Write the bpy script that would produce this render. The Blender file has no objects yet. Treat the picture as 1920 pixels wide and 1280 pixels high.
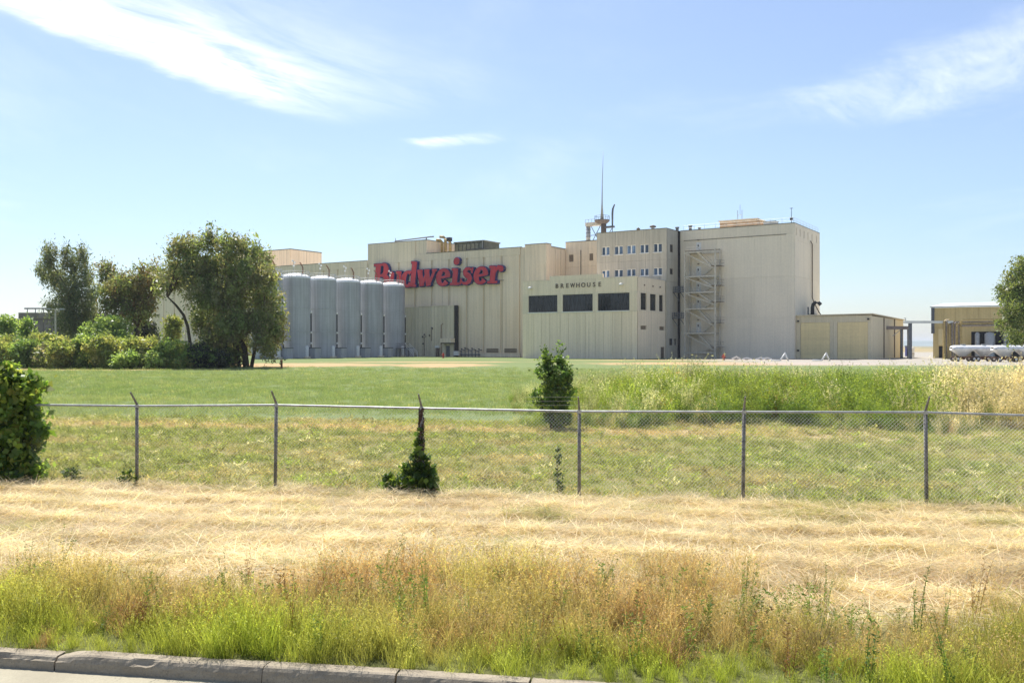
import bpy, math, random
import numpy as np
from mathutils import Vector, Matrix

random.seed(7)
RNG = np.random.default_rng(11)
SC = bpy.context.scene
COL = SC.collection
R = math.radians

# ------------------------------------------------------------------ camera
F_PX, HORIZON = 1700.0, 648.0          # focal length and horizon row, for a 1920 wide frame
CAM_Z = 2.5
cam_data = bpy.data.cameras.new('camera')
cam_data.sensor_width = 36.0
cam_data.lens = 36.0 * F_PX / 1920.0
cam_data.shift_y = (HORIZON - 640.0) / 1920.0
cam_data.clip_start = 0.1
cam_data.clip_end = 30000.0
cam = bpy.data.objects.new('camera', cam_data)
COL.objects.link(cam)
cam.location = (0, 0, CAM_Z)
cam.rotation_euler = (R(90), 0, 0)
SC.camera = cam

SC.cycles.max_bounces = 6
SC.cycles.diffuse_bounces = 3
SC.cycles.glossy_bounces = 2
SC.cycles.transmission_bounces = 3
SC.cycles.volume_bounces = 0

# ------------------------------------------------------------------ light
SUN_AZ, SUN_EL = -20.0, 58.0           # azimuth from +Y towards +X, elevation
EXPOSURE = 0.84
SKY_STRENGTH = 0.088
az, el = R(SUN_AZ), R(SUN_EL)
SUN_DIR = Vector((math.sin(az) * math.cos(el), math.cos(az) * math.cos(el), math.sin(el)))
sun_data = bpy.data.lights.new('sun', 'SUN')
sun_data.energy = 4.7
sun_data.angle = R(0.53)
sun_data.color = (1.0, 0.955, 0.88)
sun = bpy.data.objects.new('sun', sun_data)
COL.objects.link(sun)
sun.rotation_euler = SUN_DIR.to_track_quat('Z', 'Y').to_euler()

world = bpy.data.worlds.new('World')
SC.world = world
world.use_nodes = True
SC.view_settings.view_transform = 'Standard'
SC.view_settings.look = 'None'
SC.view_settings.gamma = 1.0
SC.view_settings.use_curve_mapping = False
SC.view_settings.exposure = EXPOSURE


class NT:
    """tiny helper for node trees"""
    def __init__(self, tree):
        self.t = tree

    def n(self, kind, **kw):
        nd = self.t.nodes.new(kind)
        for k, v in kw.items():
            setattr(nd, k, v)
        return nd

    def link(self, a, b):
        self.t.links.new(a, b)

    def setin(self, sock, v):
        if isinstance(v, bpy.types.NodeSocket):
            self.link(v, sock)
        else:
            sock.default_value = v

    def m(self, op, a, b=0.0, c=None, clamp=False):
        nd = self.n('ShaderNodeMath', operation=op, use_clamp=clamp)
        self.setin(nd.inputs[0], a)
        self.setin(nd.inputs[1], b)
        if c is not None:
            self.setin(nd.inputs[2], c)
        return nd.outputs[0]

    def smooth(self, x, lo, hi, a=0.0, b=1.0):
        nd = self.n('ShaderNodeMapRange', interpolation_type='SMOOTHSTEP')
        self.setin(nd.inputs['Value'], x)
        self.setin(nd.inputs['From Min'], lo)
        self.setin(nd.inputs['From Max'], hi)
        self.setin(nd.inputs['To Min'], a)
        self.setin(nd.inputs['To Max'], b)
        return nd.outputs['Result']

    def mix(self, fac, a, b, mode='MIX'):
        nd = self.n('ShaderNodeMix', data_type='RGBA', blend_type=mode)
        self.setin(nd.inputs['Factor'], fac)
        A, B = [s for s in nd.inputs if s.name == 'A' and s.type == 'RGBA'][0], [s for s in nd.inputs if s.name == 'B' and s.type == 'RGBA'][0]
        self.setin(A, a if isinstance(a, bpy.types.NodeSocket) else (*a[:3], 1))
        self.setin(B, b if isinstance(b, bpy.types.NodeSocket) else (*b[:3], 1))
        return [s for s in nd.outputs if s.type == 'RGBA'][0]

    def noise(self, vec, scale, detail=4.0, rough=0.55, dist=0.0, color=False):
        nd = self.n('ShaderNodeTexNoise')
        self.setin(nd.inputs['Vector'], vec)
        nd.inputs['Scale'].default_value = scale
        nd.inputs['Detail'].default_value = detail
        nd.inputs['Roughness'].default_value = rough
        nd.inputs['Distortion'].default_value = dist
        return nd.outputs['Color' if color else 'Fac']

    def mapping(self, vec, scale=(1, 1, 1), loc=(0, 0, 0), rot=(0, 0, 0)):
        nd = self.n('ShaderNodeMapping')
        self.setin(nd.inputs['Vector'], vec)
        nd.inputs['Scale'].default_value = scale
        nd.inputs['Location'].default_value = loc
        nd.inputs['Rotation'].default_value = rot
        return nd.outputs[0]


def build_world():
    t = world.node_tree
    t.nodes.clear()
    k = NT(t)
    out = k.n('ShaderNodeOutputWorld')
    bg = k.n('ShaderNodeBackground')
    bg.inputs['Strength'].default_value = SKY_STRENGTH
    sky = k.n('ShaderNodeTexSky', sky_type='NISHITA')
    sky.sun_disc = False
    sky.sun_elevation = el
    sky.sun_rotation = az
    sky.altitude = 0
    sky.air_density = 1.0
    sky.dust_density = 0.7
    sky.ozone_density = 5.0
    # thin cirrus on a plane high above the ground
    tc = k.n('ShaderNodeTexCoord')
    sep = k.n('ShaderNodeSeparateXYZ')
    k.link(tc.outputs['Generated'], sep.inputs[0])
    z = k.m('MAXIMUM', sep.outputs[2], 0.03)
    px = k.m('DIVIDE', sep.outputs[0], z)
    py = k.m('DIVIDE', sep.outputs[1], z)
    comb = k.n('ShaderNodeCombineXYZ')
    k.link(px, comb.inputs[0])
    k.link(py, comb.inputs[1])
    P = comb.outputs[0]
    wisp = k.noise(k.mapping(k.mapping(P, rot=(0, 0, R(-62))), (0.8, 2.6, 1)), 1.6, 9, 0.62, 0.7)
    fine = k.noise(k.mapping(k.mapping(P, rot=(0, 0, R(-48))), (1.3, 5.5, 1)), 2.4, 8, 0.66, 1.2)
    edge = k.noise(P, 3.0, 6, 0.6)

    def streak(ax, ay, bx, by, sharp, fade, gain):
        L = math.hypot(bx - ax, by - ay)
        dx, dy = (bx - ax) / L, (by - ay) / L
        nx, ny = dy, -dx
        rx, ry = k.m('SUBTRACT', px, ax), k.m('SUBTRACT', py, ay)
        d = k.m('ADD', k.m('MULTIPLY', rx, nx), k.m('MULTIPLY', ry, ny))
        al = k.m('ADD', k.m('MULTIPLY', rx, dx), k.m('MULTIPLY', ry, dy))
        d = k.m('ADD', d, k.m('MULTIPLY', k.m('SUBTRACT', edge, 0.5), sharp * 3.0))
        m1 = k.smooth(d, -sharp, sharp)
        m2 = k.smooth(d, sharp, fade, 1.0, 0.0)
        m3 = k.smooth(al, -0.25 * L, 0.1 * L)
        m4 = k.smooth(al, 0.8 * L, 1.08 * L, 1.0, 0.0)
        mm = k.m('MULTIPLY', k.m('MULTIPLY', m1, m2), k.m('MULTIPLY', m3, m4))
        tex = k.m('ADD', k.smooth(wisp, 0.22, 0.82), k.m('MULTIPLY', k.smooth(fine, 0.3, 0.8), 0.28))
        return k.m('MULTIPLY', k.m('MULTIPLY', mm, tex), gain)
    c1 = streak(-1.66, 2.30, -1.03, 3.75, 0.09, 0.60, 0.95)
    c2 = streak(1.80, 2.20, 1.10, 3.95, 0.26, 0.85, 0.34)
    c3 = streak(-0.16, 4.28, -0.52, 4.45, 0.07, 0.26, 0.6)
    veil = k.m('MULTIPLY_ADD', k.smooth(k.noise(k.mapping(P, (1.0, 0.45, 1)), 0.55, 7, 0.6, 0.4), 0.48, 0.8), 0.20, 0.065)
    c1 = k.m('ADD', c1, streak(-1.75, 2.1, -0.85, 4.1, 0.12, 1.25, 0.34))
    tot = k.m('ADD', k.m('ADD', c1, c2), k.m('ADD', c3, veil), clamp=True)
    tot = k.m('MULTIPLY', tot, k.smooth(sep.outputs[2], 0.04, 0.2))
    tint = k.mix(1.0, sky.outputs[0], (1.0, 0.975, 0.99), 'MULTIPLY')
    col = k.mix(tot, tint, (10.5, 10.6, 10.8))
    k.link(col, bg.inputs['Color'])
    k.link(bg.outputs[0], out.inputs[0])


build_world()


# ------------------------------------------------------------------ materials
def new_mat(name):
    m = bpy.data.materials.new(name)
    m.use_nodes = True
    m.node_tree.nodes.clear()
    k = NT(m.node_tree)
    out = k.n('ShaderNodeOutputMaterial')
    return m, k, out


def pbsdf(k, out, base, rough=0.7, metal=0.0, spec=0.4, normal=None):
    b = k.n('ShaderNodeBsdfPrincipled')
    k.setin(b.inputs['Base Color'], base if isinstance(base, bpy.types.NodeSocket) else (*base[:3], 1))
    k.setin(b.inputs['Roughness'], rough)
    b.inputs['Metallic'].default_value = metal
    b.inputs['Specular IOR Level'].default_value = spec
    if normal is not None:
        k.link(normal, b.inputs['Normal'])
    k.link(b.outputs[0], out.inputs[0])
    return b


def bump(k, h, strength=0.3, dist=0.02):
    b = k.n('ShaderNodeBump')
    b.inputs['Strength'].default_value = strength
    b.inputs['Distance'].default_value = dist
    k.link(h, b.inputs['Height'])
    return b.outputs[0]


def simple(name, col, rough=0.6, metal=0.0, var=0.25, scale=3.0, spec=0.4, bumps=0.0):
    m, k, out = new_mat(name)
    tc = k.n('ShaderNodeTexCoord')
    nz = k.noise(tc.outputs['Object'], scale, 5, 0.6)
    f = k.smooth(nz, 0.25, 0.75, 1.0 - var, 1.0 + var * 0.6)
    c = k.mix(1.0, col, f, 'MULTIPLY') if False else None
    mx = k.n('ShaderNodeVectorMath', operation='SCALE')
    mx.inputs[0].default_value = col
    k.link(f, mx.inputs['Scale'])
    nrm = bump(k, nz, bumps, 0.02) if bumps else None
    pbsdf(k, out, mx.outputs[0], rough, metal, spec, nrm)
    return m


def concrete(name, col, streak=0.35, warm=(0.52, 0.40, 0.26), rib=0.0, rib_w=1.2, warm_amt=0.35):
    """painted precast concrete: vertical run-off streaks, blotches, faint ribs"""
    m, k, out = new_mat(name)
    tc = k.n('ShaderNodeTexCoord')
    oi = k.n('ShaderNodeObjectInfo')
    P = tc.outputs['Object']
    st = k.noise(k.mapping(P, (1.6, 1.6, 0.035)), 1.0, 6, 0.65)
    st2 = k.noise(k.mapping(P, (5.0, 5.0, 0.10)), 1.0, 4, 0.6)
    bl = k.noise(P, 0.16, 5, 0.6)
    fn = k.noise(P, 2.5, 5, 0.6)
    f = k.m('MULTIPLY', k.smooth(st, 0.3, 0.7, 1.0 - streak * 0.55, 1.0 + streak * 0.10), k.smooth(st2, 0.3, 0.75, 1.0 - streak * 0.30, 1.03))
    f = k.m('MULTIPLY', f, k.smooth(fn, 0.2, 0.8, 0.95, 1.04))
    rnd = k.m('MULTIPLY_ADD', oi.outputs['Random'], 0.07, 0.965)
    f = k.m('MULTIPLY', f, rnd)
    run = k.noise(k.mapping(P, (2.6, 2.6, 0.055), loc=(3.1, 7.7, 1.3)), 1.0, 5, 0.6)
    f = k.m('MULTIPLY', f, k.smooth(run, 0.58, 0.72, 1.0, 1.0 - 0.9 * streak))
    c = k.mix(k.smooth(bl, 0.4, 0.7, 0.0, warm_amt), col, warm)
    sc = k.n('ShaderNodeVectorMath', operation='SCALE')
    k.link(c, sc.inputs[0])
    k.link(f, sc.inputs['Scale'])
    h = fn
    if rib:
        sep = k.n('ShaderNodeSeparateXYZ')
        k.link(P, sep.inputs[0])
        w = k.m('SINE', k.m('MULTIPLY', k.m('ADD', sep.outputs[0], sep.outputs[1]), 2 * math.pi / rib_w))
        h = k.m('ADD', k.m('MULTIPLY', fn, 0.3), k.m('MULTIPLY', k.smooth(w, 0.55, 0.9), rib))
    pbsdf(k, out, sc.outputs[0], 0.85, 0, 0.25, bump(k, h, 0.5, 0.05))
    return m


def leafmat(name, rough=0.45, trans=0.5, spec=0.5, inst=False):
    """foliage: colour from an attribute, light passing through the blade"""
    m, k, out = new_mat(name)
    at = k.n('ShaderNodeAttribute')
    at.attribute_name = 'tint'
    if inst:
        at.attribute_type = 'INSTANCER'
        a2 = k.n('ShaderNodeAttribute')
        a2.attribute_name = 'bv'
        mul = k.n('ShaderNodeVectorMath', operation='MULTIPLY')
        k.link(at.outputs['Color'], mul.inputs[0])
        k.link(a2.outputs['Color'], mul.inputs[1])
        c = mul.outputs[0]
    else:
        c = at.outputs['Color']
    b = k.n('ShaderNodeBsdfPrincipled')
    k.link(c, b.inputs['Base Color'])
    b.inputs['Roughness'].default_value = rough
    b.inputs['Specular IOR Level'].default_value = spec
    tr = k.n('ShaderNodeBsdfTranslucent')
    tw = k.n('ShaderNodeVectorMath', operation='MULTIPLY')
    k.link(c, tw.inputs[0])
    tw.inputs[1].default_value = (1.35, 1.3, 0.75)
    k.link(tw.outputs[0], tr.inputs['Color'])
    mx = k.n('ShaderNodeMixShader')
    mx.inputs[0].default_value = trans
    k.link(b.outputs[0], mx.inputs[1])
    k.link(tr.outputs[0], mx.inputs[2])
    k.link(mx.outputs[0], out.inputs[0])
    return m


CREAM = (0.88, 0.735, 0.545)
M = {
    'hall': concrete('hall_concrete', CREAM, 0.24, (0.82, 0.66, 0.46), 0.3, 1.1, 0.5),
    'brew': concrete('brewhouse_concrete', (0.90, 0.765, 0.575), 0.20, (0.85, 0.72, 0.53), 0.2, 0.9, 0.35),
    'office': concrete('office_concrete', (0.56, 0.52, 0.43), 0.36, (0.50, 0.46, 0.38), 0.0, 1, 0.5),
    'tower': concrete('tower_concrete', (0.85, 0.755, 0.60), 0.09, (0.77, 0.69, 0.56), 0.0, 1, 0.6),
    'trim': concrete('trim_concrete', (0.82, 0.71, 0.54), 0.22, (0.74, 0.63, 0.46)),
    'annex': concrete('annex_siding', (0.76, 0.67, 0.49), 0.3, (0.68, 0.60, 0.42), 1.4, 0.45, 0.3),
    'garage': concrete('garage_siding', (0.72, 0.63, 0.44), 0.16, (0.66, 0.58, 0.40), 1.0, 0.4, 0.4),
    'gdoor': concrete('garage_door_paint', (0.80, 0.66, 0.36), 0.12, (0.76, 0.62, 0.34), 0, 1, 0.4),
    'yellow': concrete('yellow_siding', (0.68, 0.54, 0.26), 0.2, (0.60, 0.46, 0.21), 0.8, 0.4, 0.4),
    'coping': simple('coping_metal', (0.16, 0.165, 0.115), 0.6, 0, 0.3, 1.5),
    'dark': simple('dark_joint_shade', (0.022, 0.021, 0.02), 0.8, 0, 0.3),
    'frame_dark': simple('dark_frame', (0.03, 0.03, 0.032), 0.5, 0, 0.2),
    'white': simple('white_paint', (0.78, 0.77, 0.73), 0.55, 0, 0.12),
    'steel': simple('painted_stair_steel', (0.62, 0.57, 0.47), 0.6, 0, 0.25, 2.0),
    'catwalk': simple('blue_grey_steel', (0.13, 0.14, 0.155), 0.6, 0.2, 0.3),
    'grating': simple('rusty_grating', (0.30, 0.25, 0.19), 0.8, 0.1, 0.4, 2.0),
    'galv': simple('galvanised_steel', (0.42, 0.43, 0.42), 0.5, 0.4, 0.3, 6.0),
    'wire': simple('galvanised_wire', (0.60, 0.61, 0.60), 0.4, 0.4, 0.15, 20.0),
    'post': simple('weathered_post', (0.21, 0.205, 0.195), 0.7, 0.2, 0.5, 9.0),
    'rust': simple('rusty_pipe', (0.24, 0.11, 0.06), 0.8, 0.1, 0.4, 2.0),
    'red_sign': simple('sign_red', (0.56, 0.035, 0.045), 0.45, 0, 0.2, 0.8),
    'blue_sign': simple('sign_navy', (0.030, 0.032, 0.17), 0.5, 0, 0.3, 0.8),
    'red': simple('hydrant_red', (0.45, 0.035, 0.02), 0.5, 0, 0.2),
    'letter': simple('letter_brown', (0.12, 0.085, 0.06), 0.6, 0, 0.2),
    'louvre': simple('brown_louvre', (0.16, 0.12, 0.085), 0.6, 0, 0.3),
    'door': simple('grey_blue_door', (0.12, 0.13, 0.14), 0.5, 0, 0.2),
    'tankshell': None,
    'dome': simple('white_dome', (0.82, 0.82, 0.80), 0.35, 0.0, 0.08),
    'bark': simple('bark', (0.09, 0.07, 0.05), 0.9, 0, 0.4, 4.0, 0.2, 0.6),
    'deadvine': simple('dead_vine', (0.10, 0.07, 0.05), 0.9, 0, 0.4, 8.0, 0.2),
    'leaf': leafmat('leaves'),
    'grass': leafmat('grass_blades', 0.55, 0.5, 0.3, True),
    'alu': simple('aluminium_skin', (0.74, 0.74, 0.73), 0.42, 0.25, 0.18, 1.2),
    'rubber': simple('dusty_rubber', (0.075, 0.055, 0.042), 0.85),
    'pinkroof': simple('tan_penthouse', (0.52, 0.35, 0.21), 0.8, 0, 0.3, 0.8),
    'greenroof': simple('dark_green_unit', (0.075, 0.085, 0.06), 0.7, 0, 0.4, 0.7),
    'greybrick': simple('grey_brown_wall', (0.22, 0.185, 0.165), 0.9, 0, 0.35, 0.5),
    'roofmetal': simple('light_metal_roof', (0.62, 0.63, 0.60), 0.45, 0.3, 0.12, 0.5),
    'ochre': simple('ochre_pipe', (0.42, 0.31, 0.12), 0.6, 0, 0.3),
    'hill': simple('far_hill', (0.16, 0.20, 0.17), 0.95, 0, 0.3, 0.004),
}


def tank_mat():
    m, k, out = new_mat('tank_steel')
    tc = k.n('ShaderNodeTexCoord')
    P = tc.outputs['Object']
    sep = k.n('ShaderNodeSeparateXYZ')
    k.link(P, sep.inputs[0])
    ang = k.m('ARCTAN2', sep.outputs[1], sep.outputs[0])
    cb = k.n('ShaderNodeCombineXYZ')
    k.link(k.m('MULTIPLY', ang, 6.0), cb.inputs[0])
    k.link(k.m('MULTIPLY', sep.outputs[2], 0.05), cb.inputs[2])
    oi = k.n('ShaderNodeObjectInfo')
    k.link(k.m('MULTIPLY', oi.outputs['Random'], 50.0), cb.inputs[1])
    st = k.noise(cb.outputs[0], 1.3, 6, 0.6)
    bl = k.noise(P, 0.3, 4, 0.5)
    f = k.m('MULTIPLY', k.smooth(st, 0.3, 0.7, 0.80, 1.06), k.smooth(bl, 0.3, 0.7, 0.90, 1.05))
    seam = k.smooth(k.m('ABSOLUTE', k.m('SUBTRACT', k.m('FRACT', k.m('DIVIDE', sep.outputs[2], 2.9)), 0.5)), 0.485, 0.495, 1.0, 0.9)
    f = k.m('MULTIPLY', f, seam)
    sc = k.n('ShaderNodeVectorMath', operation='SCALE')
    sc.inputs[0].default_value = (0.47, 0.475, 0.50)
    k.link(f, sc.inputs['Scale'])
    pbsdf(k, out, sc.outputs[0], 0.62, 0.0, 0.25)
    return m


M['tankshell'] = tank_mat()


def glass_mat(name, col, rough=0.06):
    m, k, out = new_mat(name)
    tc = k.n('ShaderNodeTexCoord')
    nz = k.noise(k.mapping(tc.outputs['Object'], (2.2, 2.2, 0.35)), 1.0, 4, 0.6)
    sc = k.n('ShaderNodeVectorMath', operation='SCALE')
    sc.inputs[0].default_value = col
    oi = k.n('ShaderNodeObjectInfo')
    k.link(k.m('MULTIPLY', k.smooth(nz, 0.35, 0.7, 0.5, 1.9), k.m('MULTIPLY_ADD', oi.outputs['Random'], 1.0, 0.4)), sc.inputs['Scale'])
    b = pbsdf(k, out, sc.outputs[0], rough, 0.0, 0.4, bump(k, k.noise(tc.outputs['Object'], 0.6, 2, 0.5), 0.04, 0.05))
    return m


M['glass_dark'] = glass_mat('dark_tinted_glass', (0.012, 0.014, 0.018))
M['glass_blue'] = glass_mat('blue_office_glass', (0.085, 0.13, 0.20))

# ------------------------------------------------------------------ mesh helpers
OFF = {}          # object name -> offset between its coordinates and the site frame


class MB:
    def __init__(self):
        self.v, self.f = [], []

    def raw(self, vs, fs):
        o = len(self.v)
        self.v += [tuple(p) for p in vs]
        self.f += [tuple(i + o for i in q) for q in fs]
        return self

    def box(self, x0, x1, y0, y1, z0, z1):
        x0, x1 = min(x0, x1), max(x0, x1)
        y0, y1 = min(y0, y1), max(y0, y1)
        return self.raw([(x0, y0, z0), (x1, y0, z0), (x1, y1, z0), (x0, y1, z0), (x0, y0, z1), (x1, y0, z1), (x1, y1, z1), (x0, y1, z1)],
                        [(3, 2, 1, 0), (4, 5, 6, 7), (0, 1, 5, 4), (1, 2, 6, 5), (2, 3, 7, 6), (3, 0, 4, 7)])

    def tube(self, pts, r, n=6, cap=True):
        pts = [Vector(p) for p in pts]
        rs = r if isinstance(r, (list, tuple)) else [r] * len(pts)
        rings = []
        ref = None
        for i, p in enumerate(pts):
            d = (pts[min(i + 1, len(pts) - 1)] - pts[max(i - 1, 0)])
            d = d.normalized() if d.length > 1e-9 else Vector((0, 0, 1))
            if ref is None:
                ref = Vector((0, 0, 1)) if abs(d.z) < 0.9 else Vector((1, 0, 0))
            a = d.cross(ref)
            if a.length < 1e-5:
                a = d.cross(Vector((0.3, 1, 0.2)))
            a.normalize()
            b = d.cross(a).normalized()
            ref = b.cross(d) if False else ref
            rings.append([p + (a * math.cos(2 * math.pi * j / n) + b * math.sin(2 * math.pi * j / n)) * rs[i] for j in range(n)])
        vs = [q for rg in rings for q in rg]
        fs = []
        for i in range(len(pts) - 1):
            for j in range(n):
                fs.append((i * n + j, i * n + (j + 1) % n, (i + 1) * n + (j + 1) % n, (i + 1) * n + j))
        if cap:
            fs.append(tuple(range(n - 1, -1, -1)))
            fs.append(tuple((len(pts) - 1) * n + j for j in range(n)))
        return self.raw(vs, fs)

    def beam(self, p0, p1, w, h):
        """rectangular bar between two points, w sideways, h up"""
        p0, p1 = Vector(p0), Vector(p1)
        d = (p1 - p0).normalized()
        up = Vector((0, 0, 1)) if abs(d.z) < 0.95 else Vector((0, 1, 0))
        s = d.cross(up).normalized()
        t = s.cross(d).normalized()
        vs = []
        for p in (p0, p1):
            for a, b in ((-1, -1), (1, -1), (1, 1), (-1, 1)):
                vs.append(p + s * (a * w / 2) + t * (b * h / 2))
        return self.raw(vs, [(3, 2, 1, 0), (4, 5, 6, 7), (0, 1, 5, 4), (1, 2, 6, 5), (2, 3, 7, 6), (3, 0, 4, 7)])

    def lathe(self, cx, cy, prof, n=40, a0=0.0):
        vs, fs = [], []
        for (r, z) in prof:
            for j in range(n):
                a = a0 + 2 * math.pi * j / n
                vs.append((cx + r * math.cos(a), cy + r * math.sin(a), z))
        for i in range(len(prof) - 1):
            for j in range(n):
                fs.append((i * n + j, i * n + (j + 1) % n, (i + 1) * n + (j + 1) % n, (i + 1) * n + j))
        return self.raw(vs, fs)

    def build(self, name, mat, parent=None, smooth=False):
        off = OFF.get(parent.name, (0, 0, 0)) if parent is not None else (0, 0, 0)
        me = bpy.data.meshes.new(name)
        me.from_pydata([(x - off[0], y - off[1], z - off[2]) for x, y, z in self.v], [], self.f)
        me.validate()
        me.materials.append(M[mat] if isinstance(mat, str) else mat)
        if smooth:
            me.polygons.foreach_set('use_smooth', [True] * len(me.polygons))
        o = bpy.data.objects.new(name, me)
        COL.objects.link(o)
        if parent is not None:
            o.parent = parent
            OFF[o.name] = off
        return o


def tag(o, label=None, cat=None, group=None, kind=None):
    if label:
        o['label'] = label
    if cat:
        o['category'] = cat
    if group:
        o['group'] = group
    if kind:
        o['kind'] = kind
    return o


# the factory's own frame: u along the facades (to the right), v into the site, turned 32.5 degrees
TH = R(32.5)
P0 = (54.56, 175.0)


def site(u, v, z=0.0):
    return (P0[0] + u * math.cos(TH) + v * math.sin(TH), P0[1] - u * math.sin(TH) + v * math.cos(TH), z)


def thing(name, label, cat, base, rot=None, group=None, frame='site'):
    """an Empty at the base of a thing; its parts are given in the same frame as base"""
    o = bpy.data.objects.new(name, None)
    o.empty_display_size = 0.5
    COL.objects.link(o)
    b = tuple(base) + (0,) * (3 - len(base))
    if frame == 'site':
        o.location = site(*b)
        o.rotation_euler = (0, 0, -TH)
    else:
        o.location = b
        if rot:
            o.rotation_euler = (0, 0, rot)
    OFF[o.name] = b
    return tag(o, label, cat, group)


def copy_tree(o, parent=None):
    c = o.copy()
    COL.objects.link(c)
    if o.name in OFF:
        OFF[c.name] = OFF[o.name]
    if parent is not None:
        c.parent = parent
    for ch in list(o.children):
        copy_tree(ch, c)
    return c


def P(px, py, d):
    """a point of the photograph at distance d along the view axis"""
    return ((px - 960.0) / F_PX * d, d, CAM_Z - (py - HORIZON) / F_PX * d)


# ------------------------------------------------------------------ ground
KA = R(9.5)          # the kerb runs 9.5 degrees off the picture plane


def kerb_frame(s, t, z=0.0):
    return (s * math.cos(KA) + t * math.sin(KA), -s * math.sin(KA) + t * math.cos(KA), z)


def to_st(x, y):
    return x * math.cos(KA) - y * math.sin(KA), x * math.sin(KA) + y * math.cos(KA)


PROF_T = np.array([-1e5, 6.34, 6.43, 7.5, 9.0, 12.0, 18.2, 25.0, 40.0, 100.0, 150.0, 1e5])
PROF_Z = np.array([-0.06, -0.06, 0.100, 0.115, 0.06, -0.18, -0.60, -0.56, -0.50, -0.10, -0.02, -0.02])


def ground_st(s, t):
    s, t = np.asarray(s, float), np.asarray(t, float)
    z = np.interp(t, PROF_T, PROF_Z)
    near = np.clip((t - 6.9) / 2.0, 0, 1) * np.clip((120 - t) / 60.0, 0, 1)
    z = z + near * (0.035 * np.sin(0.9 * s + 0.6 * np.sin(0.7 * t)) * np.sin(0.8 * t + 0.4 * s) + 0.018 * np.sin(2.3 * s + 1.1 * t) * np.sin(1.9 * t - 0.7 * s))
    # windrows of cut hay
    hay = np.clip((t - 10.5) / 1.5, 0, 1) * np.clip((18.6 - t) / 1.0, 0, 1)
    z = z + hay * (0.05 + 0.06 * np.sin(1.7 * s + 2.0 * np.sin(t)) ** 2) * np.maximum(0, np.sin(2 * math.pi * (t + 0.25 * np.sin(0.6 * s)) / 1.55)) ** 2
    # low bank under the weeds
    x = s * math.cos(KA) + t * math.sin(KA)
    bank = np.exp(-((t - 42.5) / 6.5) ** 2) * np.clip((x - 0.0) / 5.0, 0, 1) * np.clip((60 - x) / 10, 0, 1)
    z = z + 0.75 * bank * bank * (3 - 2 * bank)
    return z


def gz(x, y):
    s, t = to_st(np.asarray(x, float), np.asarray(y, float))
    return ground_st(s, t)


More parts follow.
